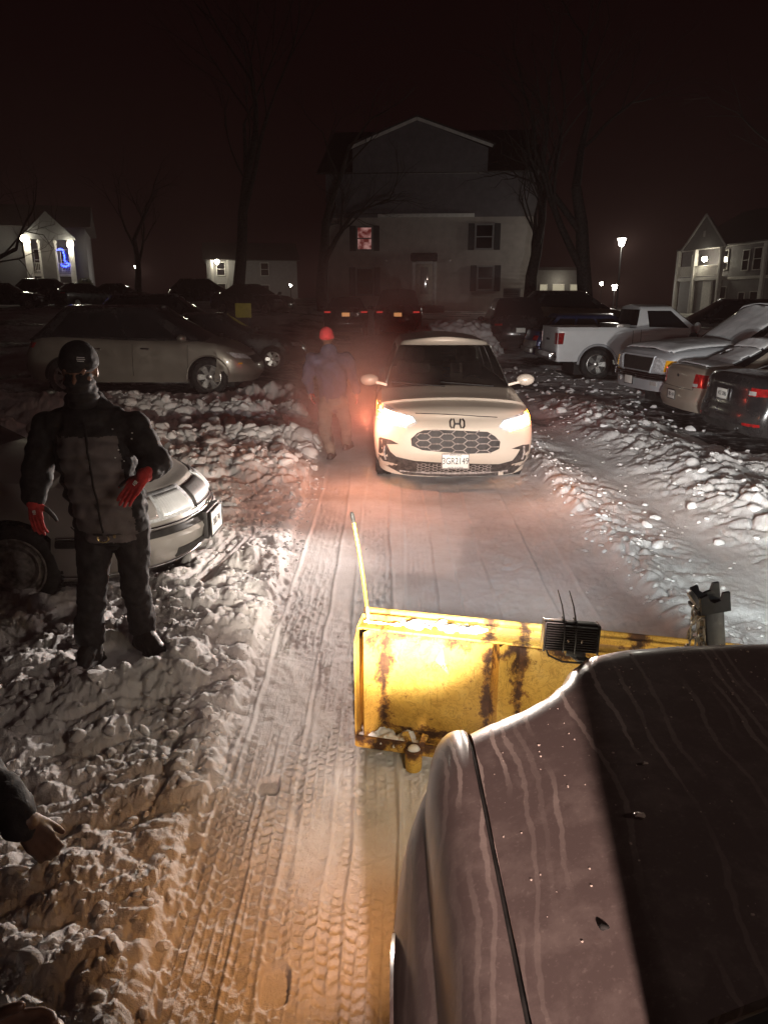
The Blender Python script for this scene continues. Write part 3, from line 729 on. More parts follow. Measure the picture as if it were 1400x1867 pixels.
def s_view(px, py, y0=800, x0=250, s=7.182):
    """where a line of sight from the photo meets this car"""
    (x, y), = zp([(px, py)], x0, y0, s); o = MI @ CAMW; d = ((MI @ U(x, y, D=5.0)) - o).normalized()
    return S.bvh.ray_cast(o, d)
def s_patch(name, pts, mat, off=.006, parent=None, grid=7, depth=.02):
    """four-cornered piece wrapped on the saloon's skin"""
    a, b, c, d = pts; vs = []; nn = grid
    for i in range(nn + 1):
        for j in range(nn + 1):
            u, v = i / nn, j / nn
            px = (a[0] * (1 - u) + b[0] * u) * (1 - v) + (d[0] * (1 - u) + c[0] * u) * v; py = (a[1] * (1 - u) + b[1] * u) * (1 - v) + (d[1] * (1 - u) + c[1] * u) * v
            h = s_view(px, py)
            if h[0] is None: return None
            vs.append(h[0] + h[1] * (off if h[1].dot(Vector((1, -1, .3))) > 0 else -off))
    mb = MB(); mb.add(vs, [(i * (nn + 1) + j, i * (nn + 1) + j + 1, (i + 1) * (nn + 1) + j + 1, (i + 1) * (nn + 1) + j) for i in range(nn) for j in range(nn)])
    o = mb.build(name, mat, parent or S.root); so = o.modifiers.new('thickness', 'SOLIDIFY'); so.thickness = depth; so.offset = -1
    return o
def front_arc(a):   # local plan angle -> the front corner, a=0 nose, a=-90 right flank
    return R(a)
S.handles([.2, -.8], .74); simple('lens_flute', (.85, .86, .88), .22, metal=.35, coat=1.0, var=.1)
# headlamp on the front right corner, laid out by plan angle and height
def arc_patch(name, a0, a1, z0, z1, mat, off=.006, parent=None, n=14, m=6, dz=0.0, skew=0.0, flute=0):
    mb = MB(); vs = []; last = None
    c = Vector((S.xf - 1.0, -.02, 0))
    for i in range(n + 1):
        a = R(a0 + (a1 - a0) * i / n); d = Vector((math.cos(a), math.sin(a), 0))
        for j in range(m + 1):
            z = z0 + (z1 - z0) * j / m + dz * (i / n)
            h = S.bvh.ray_cast(c + d * 5 + Vector((0, 0, z)), -d)
            q = h[0] if h[0] is not None else last; last = q
            o_ = off + (.007 * (1 if i % 2 else -1) if flute and 0 < i < n else 0)
            vs.append(q + d * o_)
    mb.add(vs, [(i * (m + 1) + j, i * (m + 1) + j + 1, (i + 1) * (m + 1) + j + 1, (i + 1) * (m + 1) + j) for i in range(n) for j in range(m)])
    o = mb.build(name, mat, parent or S.root, angle=20 if flute else 40); so = o.modifiers.new('thickness', 'SOLIDIFY'); so.thickness = .02; so.offset = 0
    return o
for sg in (-1, 1):
    hl = arc_patch('headlight', sg * 15, sg * 50, .575, .755, MAT['lamp_lens'], .004)
    arc_patch('lamp_flutes', sg * 18, sg * 36, .590, .735, MAT['lens_flute'], .014, hl, n=22, flute=1)
    arc_patch('lamp_bowl', sg * 38, sg * 49, .60, .735, MAT['clear_lens'], .010, hl, n=8)
    arc_patch('corner_lamp', sg * 51, sg * 59, .60, .74, MAT['amber_lens'], .006)
    arc_patch('bumper_strip', sg * 1, sg * 86, .475, .525, MAT['black_plastic'], .016, n=30)
    arc_patch('bumper_moulding', sg * 1, sg * 80, .535, .548, MAT['chrome'], .014, n=30, m=2)
    arc_patch('air_intake', sg * 6, sg * 30, .27, .34, MAT['rubber'], .004)
    arc_patch('bumper_lip', sg * 2, sg * 84, .225, .245, MAT['chrome'], .010, n=30, m=2)
arc_patch('grille', -13, 13, .58, .73, MAT['black_plastic'], .008)
arc_patch('grille_frame', -14, 14, .565, .582, MAT['chrome'], .014, m=2)
S.seams(R(-90), [[(1.05 - .0, .25), (1.0, .9)]], .004)
ss_ = MB(); S.strip(ss_, [(x, .50) for x in np.linspace(-1.9, .96, 30)] , R(-90), .016, .004); S.strip(ss_, [(x, .50) for x in np.linspace(1.79, 1.95, 5)], R(-90), .016, .004); ss_.build('side_moulding', MAT['black_plastic'], S.root)
S.plate(R(-4), .10, .43, '3AR 741', off=.040, w=.33, h=.19, frame='black_plastic', extras=())
pbk = MB(); q = S.hit(R(-4), .10, .43)[0]; pbk.box(q + Vector((.0, 0, 0)), (.04, .36, .22), Matrix.Rotation(R(-4), 3, 'Z'), bev=.008); pbk.build('plate_bracket', MAT['black_plastic'], S.root)
S.mirrors(.85, 1.0, .98)
S.seams(R(-90), [[(1.92, .22), (1.9, .5), (1.8, .62)]], .004)

# ---------------------------------------------------------------- champagne crossover, left middle
mp = dict(L=4.77, W=1.88, ro=.98, wb=2.825, sill=.27, zfb=.26, zrb=.36, Ra=.42, rw=.37, tw=.23, spokes=6, rimr=.66,
    shoulder=[(-2.4, 1.10), (-1.5, 1.15), (0, 1.08), (1.2, 1.06), (1.9, .98), (2.36, .80)], bowf=(.75, 2.3), bowr=(.5, 2.4),
    rprof=[(0, -.10), (.35, .0), (.6, -.03), (1, -.16)], fprof=[(0, -.12), (.3, 0), (.6, -.02), (1, -.2)], crown=[(-2, .04), (1, .08), (2.2, .04)],
    gh=dict(xc=1.58, xr=-2.28, xtf=.40, xtr=-1.55, zr=1.73, w0=.88, w1=.68, br=.3, e=.85, mat=MAT['dark_paint'], wins=[(.10, .435), (.448, .715), (.727, .94)]))
Mu = Car('crossover_car', (-3.51 - 1.41, 15.85 + .0, gz(-4.5, 15.5) - .0), R(1), mp, MAT['champagne_paint'], 'champagne crossover seen side-on across the lot behind the man in red gloves', 'car')
Mu.handles([.2, -.75], .93, MAT['chrome']); Mu.mirrors(.95, 1.02, 1.13, MAT['champagne_paint'])
for sg in (-1, 1):
    Mu.decal('tail_lamp', [(sg * .60, .98), (sg * .88, .95), (sg * .88, 1.05), (sg * .62, 1.06)], MAT['red_lens'], phi=R(180 - sg * 0), off=.008)
    Mu.decal('headlight', [(sg * .45, .70), (sg * .85, .74), (sg * .88, .86), (sg * .55, .80)], MAT['lamp_lens'], off=.006)
    xm = -sg * 2.0; Mu.decal('side_marker', [(xm, .62), (xm + .07, .62), (xm + .07, .65), (xm, .65)], MAT['amber_lens'], phi=sg * R(90), off=.006)
Mu.seams(R(-90), [[(1.0, .4), (1.03, 1.0)], [(-.08, .4), (-.05, 1.02)], [(-1.0, .75), (-1.2, 1.05)]], .005)
Mu.decal('grille', [(-.5, .62), (.5, .62), (.45, .76), (-.45, .76)], MAT['black_plastic'])
ar = MB(); ar.tube([(1.4125 + .425 * math.cos(a), -.955, .37 + .425 * math.sin(a)) for a in np.linspace(R(-5), R(185), 24)], .014, 6); ar.build('arch_lip', MAT['champagne_paint'], Mu.root)

# ---------------------------------------------------------------- white pickup on the right
rp = dict(L=5.5, W=2.0, ro=1.12, wb=3.3, sill=.48, zfb=.42, zrb=.48, Ra=.49, rw=.41, tw=.27, spokes=5, rimr=.64,
    shoulder=[(-3, 1.36), (-.95, 1.36), (-.8, 1.34), (1.0, 1.3), (2.3, 1.22), (2.8, 1.15)], bowf=(.3, 3.2), bowr=(.10, 5),
    rprof=[(0, -.02), (.3, 0), (1, -.01)], bed=(-2.70, -.78), bulge=[(0, .97), (.3, .99), (.6, 1), (.9, .985), (1, .955)], crown=[(-3, .0), (-.8, .0), (0, .05), (2.5, .07)],
    gh=dict(xc=1.15, xr=-.72, xtf=.35, xtr=-.60, zr=1.90, w0=.93, w1=.78, br=.08, bf=.2, wins=[(.10, .80)]))
Rm = Car('pickup_truck', (4.55 + 2.72, 20.9, gz(6, 20)), R(0), rp, MAT['white_truck_paint'], 'white pickup with an empty bed, its tail towards the lane', 'truck')
for sg in (-1, 1):
    for ph, la in ((R(180), None), (sg * R(90), 1)):
        if la is None: Rm.decal('tail_lamp', [(sg * .80, .93), (sg * .975, .93), (sg * .975, 1.22), (sg * .80, 1.22)], MAT['red_lens'], phi=ph, off=.01)
        else:
            x0_ = 2.74 * sg; Rm.decal('tail_lamp_side', [(x0_, .93), (x0_ - sg * .16, .93), (x0_ - sg * .19, 1.22), (x0_, 1.22)], MAT['red_lens'], phi=ph, off=.01)
bp = MB(); bp.box((-2.82, 0, .62), (.2, 1.92, .22), bev=.04); bp.build('rear_bumper', MAT['chrome'], Rm.root)
for sg in (-1, 1):
    [(ar := MB(), ar.tube([(ax_ + .505 * math.cos(a), sg * 1.0, .41 + .505 * math.sin(a)) for a in np.linspace(R(0), R(180), 24)], .035, 6), ar.build('wheel_arch_flare', MAT['grey_truck_paint'], Rm.root)) for ax_ in (-1.65, 1.65)]
tb = MB(); tb.box((-.98, 0, 1.36), (.34, 1.7, .16), bev=.02); tb.build('toolbox', MAT['alloy'], Rm.root)
Rm.handles([-.4], 1.16); Rm.seams(R(-90), [[(-.55, .55), (-.55, 1.3)], [(.75, .55), (.75, 1.28)], [(-.76, .55), (-.76, 1.34)]], .006); Rm.mirrors(.85, 1.12, 1.36, MAT['white_truck_paint'], (.09, .12, .14))
Rm.decal('bumper_badge', [(-.2, 1.0), (.2, 1.0), (.2, 1.06), (-.2, 1.06)], MAT['dark_trim'], phi=R(180))

# ---------------------------------------------------------------- old silver pickup with a snowy bonnet, facing the lane
fp = dict(L=5.3, W=1.98, ro=1.1, wb=3.1, sill=.46, zfb=.40, zrb=.5, Ra=.46, rw=.37, tw=.24, spokes=5,
    shoulder=[(-3, 1.25), (-1, 1.25), (.9, 1.20), (1.5, 1.16), (2.3, 1.11), (2.7, 1.05)], bowf=(.30, 3.0), bowr=(.15, 4),
    fprof=[(0, .0), (.3, .0), (.5, -.02), (.85, -.03), (1, -.10)], crown=[(-3, 0), (-1, 0), (1, .08), (2.2, .07), (2.6, .02)], bed=(-2.6, -.9),
    gh=dict(xc=1.15, xr=-.85, xtf=.25, xtr=-.72, zr=1.82, w0=.90, w1=.74, br=.08, bf=.25, wins=[(.14, .48), (.53, .88)]))
Fd = Car('pickup_truck', (5.22 + .985 * 2.65, 15.05 + .174 * 2.65, gz(7, 15)), R(190), fp, MAT['grey_truck_paint'], 'older silver pickup with snow on bonnet and roof, facing the lane', 'truck')
Fd.root.scale = (1.08, 1.08, 1.08)
Fd.decal('grille', [(-.48, .74), (.48, .74), (.53, .98), (-.53, .98)], MAT['grille_dark'], off=.012)
gf = MB(); Fd.strip(gf, [(-.50, .72), (.50, .72), (.56, 1.0), (-.56, 1.0), (-.50, .72)], 0, .018, .012); gf.build('grille_frame', MAT['grey_truck_paint'], Fd.root)
for sg in (-1, 1):
    hl = Fd.decal('headlight', [(sg * .57, .74), (sg * .95, .75), (sg * .965, .95), (sg * .61, .985)], MAT['lamp_lens'], off=.012)
    Fd.decal('corner_lamp', [(sg * .84, .755), (sg * .965, .76), (sg * .97, .95), (sg * .86, .955)], MAT['amber_lens'], off=.022, parent=hl)
    Fd.decal('fog_lamp', [(sg * .55, .50), (sg * .72, .50), (sg * .72, .57), (sg * .55, .57)], MAT['clear_lens'], off=.016)
fbp = MB()
for dz in (-.035, 0, .035): Fd.strip(fbp, [(y, .655 + dz) for y in np.linspace(-.97, .97, 30)], 0, .035, .02, 8)
fbp.build('front_bumper', MAT['chrome'], Fd.root)
Fd.plate(0, -.1, .55, None, off=.06, mat='plate_white'); Fd.mirrors(.85, 1.10, 1.25, MAT['black_plastic'], (.08, .11, .10))
Fd.decal('bug_deflector', [(2.30, -.70), (2.42, -.45), (2.44, 0), (2.42, .45), (2.30, .70), (2.22, .72), (2.30, .45), (2.33, 0), (2.30, -.45), (2.22, -.72)], MAT['black_plastic'], top=True, off=.03)
# ragged snow left on the bonnet, windscreen and roof
def snow_skin(car, name, xs, ys, thick, seed, thresh, surf):
    nx, ny = 34, 22; vs = []; ok = {}
    for i in range(nx):
        for j in range(ny):
            x = xs[0] + (xs[1] - xs[0]) * i / (nx - 1); y = ys[0] + (ys[1] - ys[0]) * j / (ny - 1)
            h = surf.ray_cast(Vector((x, y, 5)), Vector((0, 0, -1)))[0]
            e = min(i, nx - 1 - i) / nx * 5; e2 = min(j, ny - 1 - j) / ny * 5
            d = mnoise.fractal(Vector((x * 1.5, y * 1.5, seed)), .8, 2, 4) * .5 + .5 - thresh + min(e, .3) + min(e2, .3) - .3
            t = min(max(d, 0) * 1.6, 1) * thick
            ok[i, j] = len(vs) if (h is not None and d > 0) else None
            if ok[i, j] is not None: vs.append(h + Vector((0, 0, .003 + t)))
    fs = []
    for i in range(nx - 1):
        for j in range(ny - 1):
            q = [ok[i, j], ok[i + 1, j], ok[i + 1, j + 1], ok[i, j + 1]]
            if None not in q: fs.append(q)
    if not fs: return
    mb = MB(); mb.add(vs, fs); o = mb.build(name, MAT['car_snow'], car.root); so = o.modifiers.new('thickness', 'SOLIDIFY'); so.thickness = .012; so.offset = 1
    return o
def bvh_of(o):
    me = o.data; return BVHTree.FromPolygons([v.co for v in me.vertices], [tuple(p.vertices) for p in me.polygons])
fcb = bvh_of(Fd.cabin)
snow_skin(Fd, 'snow_patch', (1.2, 2.45), (-.8, .85), .035, 3, .22, Fd.bvh)
snow_skin(Fd, 'snow_patch', (-.7, .22), (-.65, .65), .05, 5, .1, fcb); snow_skin(Fd, 'snow_patch', (.2, 1.1), (-.6, .7), .03, 8, .3, fcb)

# ---------------------------------------------------------------- beige and black saloons, tails to the lane
bg = dict(L=4.5, W=1.74, ro=.98, wb=2.65, sill=.26, zfb=.22, zrb=.30, Ra=.35, rw=.31, tw=.20, spokes=6,
    shoulder=[(-2.3, 1.0), (-1.6, 1.02), (-1, .96), (.9, .93), (1.6, .86), (2.2, .72)], bowf=(.6, 2.3), bowr=(.30, 2.8),
    rprof=[(0, -.03), (.25, .03), (.42, .03), (.47, -.03), (.9, -.05), (1, -.12)], crown=[(-2.2, .04), (2, .05)],
    gh=dict(xc=1.0, xr=-1.75, xtf=.15, xtr=-1.0, zr=1.43, w0=.88, w1=.66, br=.2, wins=[(.12, .47), (.5, .84)]))
Bg = Car('saloon_car', (5.12 + 2.3, 13.25, gz(7, 13)), R(2), bg, MAT['beige_paint'], 'beige saloon with snow on its boot, parked between the old pickup and the black saloon', 'car')
def saloon_tail(c, z0, z1, y0, y1, plate_z, seed):
    for sg in (-1, 1):
        t_ = c.decal('tail_lamp', [(sg * y0, z0), (sg * y1, z0 + .01), (sg * y1, z1), (sg * (y0 + .03), z1 + .01)], MAT['red_lens'], phi=R(180 + sg * 0), off=.008)
        c.decal('reversing_lamp', [(sg * (y0 + .01), z0 + .015), (sg * (y0 + .12), z0 + .015), (sg * (y0 + .12), z0 + .07), (sg * (y0 + .01), z0 + .07)], MAT['clear_lens'], phi=R(180), off=.013, parent=t_)
    c.seams(R(180), [[(-.62, z1 + .0), (-.58, .66), (.58, .66), (.62, z1)]], .004)
    c.mirrors(.8, .97, .98)
saloon_tail(Bg, .70, .92, .56, .86, .52, 1)
Bg.plate(R(180), 0, .53, '7BD 418', off=.02)
em_ = MB(); q = Bg.hit(R(180), 0, .86)[0]; em_.sphere(q, (.012, .045, .03), 6); em_.build('badge', MAT['dark_trim'], Bg.root)
snow_skin(Bg, 'snow_patch', (-2.0, -1.55), (-.55, .55), .03, 11, .35, Bg.bvh); snow_skin(Bg, 'snow_patch', (-1.1, .2), (-.5, .5), .03, 12, .25, bvh_of(Bg.cabin)); snow_skin(Bg, 'snow_patch', (-1.7, -1.1), (-.5, .55), .02, 14, .45, bvh_of(Bg.cabin))
bk = dict(bg, L=4.8, W=1.84, ro=1.05, wb=2.78, rw=.33, Ra=.37, shoulder=[(-2.5, 1.06), (-1.7, 1.08), (-1, 1.0), (.9, .96), (1.6, .9), (2.3, .74)], bowr=(.36, 2.6))
Bk = Car('saloon_car', (4.98 + 2.44, 11.15, gz(7, 11)), R(3), bk, MAT['dark_paint'], 'glossy black saloon at the edge of the lot, its tail lamp catching red light', 'car')
saloon_tail(Bk, .83, .94, .60, .90, .8, 2)
Bk.plate(R(180), .0, .80, '4CE 2086', off=.02, frame='chrome')
for sg in (-1, 1): Bk.decal('bumper_reflector', [(sg * .62, .42), (sg * .85, .42), (sg * .85, .46), (sg * .62, .46)], MAT['red_lens'], phi=R(180), off=.006)
Bk.decal('diffuser', [(-.7, .30), (.7, .30), (.62, .42), (-.62, .42)], MAT['dark_trim'], phi=R(180)); ex = MB(); ex.tube([(-2.30, -.5, .36), (-2.42, -.5, .36)], .04, 12, cap=False); ex.build('exhaust_pipe', MAT['chrome'], Bk.root)
for sg in (-1, 1): Bk.decal('tail_lamp_side', [(sg * 2.30, .84), (sg * 1.95, .93), (sg * 2.0, .96), (sg * 2.30, .94)], MAT['red_lens'], phi=sg * R(90), off=.006)

# ---------------------------------------------------------------- blue estate behind the white pickup, and the dim cars farther off
bl = dict(bg, L=4.5, W=1.8, spokes=5, shoulder=[(-2.4, .98), (0, .97), (1.4, .93), (2.3, .78)], bowr=(.3, 3), rprof=[(0, -.02), (.4, .02), (1, -.10)],
    gh=dict(xc=1.1, xr=-2.1, xtf=.3, xtr=-1.55, zr=1.46, w0=.9, w1=.70, br=.12, wins=[(.08, .36), (.39, .66), (.69, .95)]))
B2 = Car('estate_car', (4.42 + 2.3, 23.6, gz(7, 23.6)), R(0), bl, MAT['navy_paint'], 'blue estate half hidden behind the white pickup', 'car')
for sg in (-1, 1): B2.decal('tail_lamp', [(sg * .62, .72), (sg * .84, .72), (sg * .84, .86), (sg * .62, .86)], MAT['red_lens'], phi=R(180), off=.01)
B2.decal('tailgate_panel', [(-.86, .5), (.86, .5), (.84, .70), (-.84, .70)], MAT['silver_paint'], phi=R(180), off=.006)
tgt = MB(); tgt.box((-2.28, 0, .42), (.12, 1.6, .16), bev=.04); tgt.build('rear_bumper', MAT['silver_paint'], B2.root)
tailp = emit('tail_lamp_glow', (1.0, .06, .05), .42); emit('plate_glow', (1, .42, .16), .55)  # emission stands in for light caught by parked tail lamps and plates
PROTO = {}
def far_car(kind, loc, heading, label, group=None, paint='dark_paint', tails=False, platecol=None, pz=.8):
    key = (kind, paint, tails, platecol)
    if key not in PROTO:
        c = Car('saloon_car' if kind == 'saloon' else 'crossover_car', loc, heading, bg if kind == 'saloon' else mp, MAT[paint], label, 'car', group)
        for sg in (-1, 1):
            if tails is not None: c.decal('tail_lamp', [(sg * .58, .86), (sg * .82, .86), (sg * .82, .92), (sg * .58, .92)], tailp if tails else MAT['red_lens'], phi=R(180), off=.012)
            c.decal('headlight', [(sg * .50, .62), (sg * .78, .64), (sg * .78, .74), (sg * .5, .73)], MAT['lamp_lens'], off=.012)
        c.mirrors(.8, 1.0, 1.02); c.handles([.2, -.8], .84)
        if platecol: c.plate(R(180), 0, pz, None, mat=platecol, off=.02)
        PROTO[key] = c.root; return c.root
    o = copy_tree(PROTO[key]); o.location = loc; o.rotation_euler = (0, 0, heading)
    o['label'] = label
    if group: o['group'] = group
    return o
def fc(kind, px, py, D, h, label, **k):
    q = U(px, py, D=D); return far_car(kind, (q.x, D, gz(q.x, D)), R(h), label, **k)
fc('saloon', 632, 580, 31.5, 92, 'dark saloon with red tail lamps and orange-lit plate, left of the taller car', tails=True, platecol='plate_glow', group='dark cars parked before the end building')
fc('crossover', 727, 580, 31.5, 88, 'taller dark car with red tail lamps parked beneath the building door', tails=True, platecol='plate_glow', group='dark cars parked before the end building')
fc('crossover', 932, 585, 27.0, 88, 'dark car with a white plate parked right of the snow pile', platecol='plate_white', tails=False, group='dark cars parked before the end building', pz=.72)
fc('crossover', 1040, 570, 31.0, 8, 'tan utility car showing its roof behind the blue estate', paint='tan_paint')
fc('crossover', 1330, 570, 27.0, 170, 'dark utility car behind the silver pickup, beneath the balcony building')
fc('saloon', 405, 565, 20.2, 4, 'dark saloon parked directly behind the champagne crossover')
fc('crossover', 300, 556, 24.5, 2, 'dark crossover whose snow-rimmed roof shows above the champagne crossover')
gl = 'dim cars in the far left rows'
for (px, D, h, kd, lab) in ((18, 44.0, 8, 'saloon', 'dim saloon at the far left edge below the porch building'), (95, 50.0, 4, 'crossover', 'dim crossover standing below the two porch lamps'), (160, 46.5, 60, 'saloon', 'dim saloon beside the lit shrub'),
                            (222, 52.0, -6, 'saloon', 'dim saloon right of the porch building'), (465, 38.0, -30, 'saloon', 'dim saloon in front of the pair of far lanterns'), (375, 52, 5, 'crossover', 'dim crossover in front of the farthest lit porch')):
    fc(kd, px, 560, D, h, lab, group=gl, paint='dark_paint')
# ---------------------------------------------------------------- the plough truck we look over
hd = NT('hood_paint')
n_ = hd.noise(2.2, 5, .6)
# dried salt runs: thin wandering lines that follow the fall of the panel
cv = hd.n('ShaderNodeSeparateXYZ', {0: hd.co()})
wv = hd.noise(2.6, 2, .5, vec=hd.map((1, .8, 1))); wv2 = hd.noise(38, 2, .5)
lx = hd.math('ADD', hd.math('MULTIPLY', cv.outputs[0], 36), hd.math('ADD', hd.math('MULTIPLY', wv, 4.6), hd.math('MULTIPLY', wv2, .42)))
lx = hd.math('ADD', lx, hd.math('MULTIPLY', cv.outputs[1], -1.6))
cell = hd.math('FLOOR', lx); fr = hd.math('FRACT', lx)
rnd = hd.n('ShaderNodeTexWhiteNoise', {'W': cell}, noise_dimensions='1D').outputs['Value']
dist = hd.math('ABSOLUTE', hd.math('SUBTRACT', fr, .5))
wid = hd.math('ADD', .04, hd.math('MULTIPLY', hd.noise(16, 3), .34))
line = hd.math('SUBTRACT', 1, hd.math('DIVIDE', dist, wid), True)
line = hd.ramp(line, [(.0, 0), (.18, .55), (.30, 1)])
ry = hd.n('ShaderNodeTexNoise', {'Vector': hd.n('ShaderNodeCombineXYZ', {0: hd.math('MULTIPLY', cell, 3.7), 1: hd.math('MULTIPLY', cv.outputs[1], 1.5), 2: 0.0}).outputs[0], 'Scale': 1.3, 'Detail': 1}).outputs[0]
line = hd.math('MULTIPLY', line, hd.ramp(ry, [(.40, 0), (.50, 1)]))
line = hd.math('MULTIPLY', line, hd.ramp(rnd, [(.30, 0), (.34, .55), (1, 1)]))
spk = hd.ramp(hd.noise(120, 3, .6), [(.60, 0), (.72, 1)]); blot = hd.ramp(hd.noise(11, 6, .7), [(.48, 0), (.78, 1)])
line = hd.math('MULTIPLY', line, hd.ramp(cv.outputs[1], [(.0, .25), (.28, .7), (.62, 1)]))
line = hd.math('MULTIPLY', line, hd.ramp(hd.math('ADD', cv.outputs[0], .9), [(.36, 1), (.50, .5)]))
film = hd.math('ADD', hd.math('MULTIPLY', blot, .20), hd.math('ADD', hd.math('MULTIPLY', line, .60), hd.math('MULTIPLY', spk, .12)), True)
hd.set(spec=.4, col=hd.mix(film, (.150, .116, .110), (.70, .60, .54)), metal=.1, coat=.3, coatr=.15)
hd.set(rough=hd.math('ADD', .30, hd.math('MULTIPLY', film, .45), True)); hd.bump(hd.noise(260, 3), .06, .002)
MAT['hood_paint'] = hd.m
simple('plough_black', (.007, .007, .008), .5, metal=.0, var=.5, scale=25, bump=.3)
simple('led_black', (.011, .010, .010), .4, var=.3); simple('chain_steel', (.26, .22, .17), .5, metal=.7, var=.5, scale=30)
TX, TY = 1.06, 1.05
T = empty('plough_truck', (TX, TY, 0)); tag(T, 'dark maroon plough truck bonnet with dried salt streaks filling the near corner', 'truck')
def tb(mb, name, mat, parent=None, smooth=True, angle=35):
    mb.v = [(x - TX, y - TY, z) for x, y, z in mb.v]; return mb.build(name, mat, parent or T, smooth, angle)
YF = [(.20, 1.585), (.26, 1.605), (.33, 1.625), (.40, 1.66), (.45, 1.71), (.50, 1.79), (.56, 1.845), (.66, 1.872), (.80, 1.882), (1.06, 1.89)]
def yfront(x):
    return interp(YF, x if x <= TX else 2 * TX - x)
def xcrease(y): return .385 + (y - .78) * .155 + .02 * max(0, y - 1.5)
def hood_z(x, y):
    xx = x if x <= TX else 2 * TX - x; xc = xcrease(y); zg = 1.135 - .012 * (y - .8)
    zc = 1.212 - .014 * (y - .8)
    if xx < xc:
        t = (xx - .205) / (xc - .205); t = max(0, min(1, t)); z = zg + (zc - zg) * (1.25 * t - .25 * t * t)
    else:
        t = (xx - xc) / (TX - xc); z = zc + .016 * (1 - (1 - t) ** 2)
    d = (yfront(x) + .035 - y) / .16
    if d < 1: z -= .13 * (1 - math.sqrt(max(0, 1 - (1 - max(d, 0)) ** 2)))
    return z
mb = MB(); nxh, nyh = 110, 90; vs_ = []
ycowl = lambda x: .79 - .20 * abs((x - TX) / .85) ** 2.2 + .05
xs_h = sorted(set([.205 + (2 * TX - .41) * i / nxh for i in range(nxh + 1)]))
for x in xs_h:
    ya, yb = ycowl(x), yfront(x) + .035
    for j in range(nyh + 1):
        t = j / nyh; t = 1 - (1 - t) ** 1.6; y = ya + (yb - ya) * t; vs_.append((x, y, hood_z(x, y)))
    vs_.append((x, yb - .004, hood_z(x, yb) - .08))
mrow = nyh + 2
mb.add(vs_, [(i * mrow + j, (i + 1) * mrow + j, (i + 1) * mrow + j + 1, i * mrow + j + 1) for i in range(len(xs_h) - 1) for j in range(mrow - 1)])
hood_o = tb(mb, 'bonnet', MAT['hood_paint'], angle=50)
HB = BVHTree.FromPolygons([tuple(v.co) for v in hood_o.data.vertices], [tuple(p.vertices) for p in hood_o.data.polygons])
# wing: shoulder, crease and arch flare
prof = [(.199, 1.118), (.197, 1.128), (.185, 1.131), (.165, 1.126), (.145, 1.114), (.126, 1.094), (.112, 1.066), (.102, 1.03), (.097, .995), (.094, .965), (.098, .955), (.098, .945), (.088, .935), (.074, .90), (.058, .85), (.046, .79), (.040, .72), (.040, .64), (.05, .56)]
for side in (0, 1):
    mb = MB(); vs_ = []; ys = [-.15 + .05 * i for i in range(29)] + [1.30 + .02 * i for i in range(21)]
    for y in ys:
        t = max(0, (y - 1.36) / .34); fl = max(0, math.cos((y - 1.02) / .62 * math.pi / 2)) if abs(y - 1.02) < .62 else 0
        for k, (x, z) in enumerate(prof):
            w = k / (len(prof) - 1); xx = x - .030 * fl * max(0, (w - .45)) * 2
            roll = (1 - math.sqrt(max(0, 1 - min(t, 1) ** 2)))
            xx += .075 * roll * (.3 + w); zz = z - .16 * roll * (1 - w)
            zz -= .012 * (y - .8)
            if z < .8 and abs(y - 1.02) < .46: zz = max(zz, .42 + math.sqrt(max(0, .46 ** 2 - (y - 1.02) ** 2)) - .02) if w > .9 else zz
            vs_.append((xx if side == 0 else 2 * TX - xx, y, zz))
    m_ = len(prof); mb.add(vs_, [(i * m_ + j, (i + 1) * m_ + j, (i + 1) * m_ + j + 1, i * m_ + j + 1) for i in range(len(ys) - 1) for j in range(m_ - 1)])
    tb(mb, 'wing', MAT['hood_paint'], angle=60)
    # black rubber in the shut line, the arch moulding below
    mb = MB(); sx = (lambda x: x) if side == 0 else (lambda x: 2 * TX - x)
    mb.tube([(sx(.2025), y, 1.118 - .012 * (y - .8) - .16 * (1 - math.sqrt(max(0, 1 - min(max(0, (y - 1.36) / .34), 1) ** 2)))) for y in np.linspace(.0, 1.66, 40)], .006, 6); tb(mb, 'shut_line', MAT['rubber'])
    M_ = Matrix.Translation((sx(.19), 1.02, .42)) @ Matrix.Rotation(R(90) if side == 0 else R(-90), 4, 'Y'); M_ = Matrix.Translation((-TX, -TY, 0)) @ M_
    make_wheel(T, M_ @ Matrix.Rotation(R(180), 4, 'X'), .42, .27, 'steel_rim', 0, .6)
mb = MB(); mb.box((TX, 1.66, .80), (1.70, .12, .40), bev=.04); mb.box((TX, 1.55, .45), (1.6, .2, .3)); tb(mb, 'front_panel', MAT['hood_paint'])
mb = MB(); mb.box((TX, 1.735, .86), (1.0, .04, .26), bev=.01)
for k in range(5): mb.box((TX, 1.76, .76 + .05 * k), (1.0, .02, .014))
tb(mb, 'grille', MAT['black_plastic'])
mb = MB(); mb.box((TX, 1.84, .56), (1.72, .16, .2), bev=.04); tb(mb, 'front_bumper', MAT['steel_rim'])
truck_lamp = emit('truck_lamp_lit', (1.0, .88, .66), 25); amber_small = emit('amber_marker_lit', (1.0, .36, .03), 12)
for sx in (.36, 2 * TX - .36):
    mb = MB(); mb.box((sx, 1.735, .86), (.26, .06, .18), bev=.02); ho = tb(mb, 'headlight', MAT['lamp_lens'])
    mb = MB(); mb.box((sx, 1.768, .86), (.20, .01, .12), bev=.004); tb(mb, 'lamp_element', truck_lamp, ho)
mb = MB(); mb.box((.166, 1.66, .84), (.05, .08, .14), bev=.015); tb(mb, 'turn_signal', amber_small)
mb = MB(); mb.box((2 * TX - .166, 1.66, .84), (.05, .08, .14), bev=.015); tb(mb, 'turn_signal', MAT['amber_lens'])
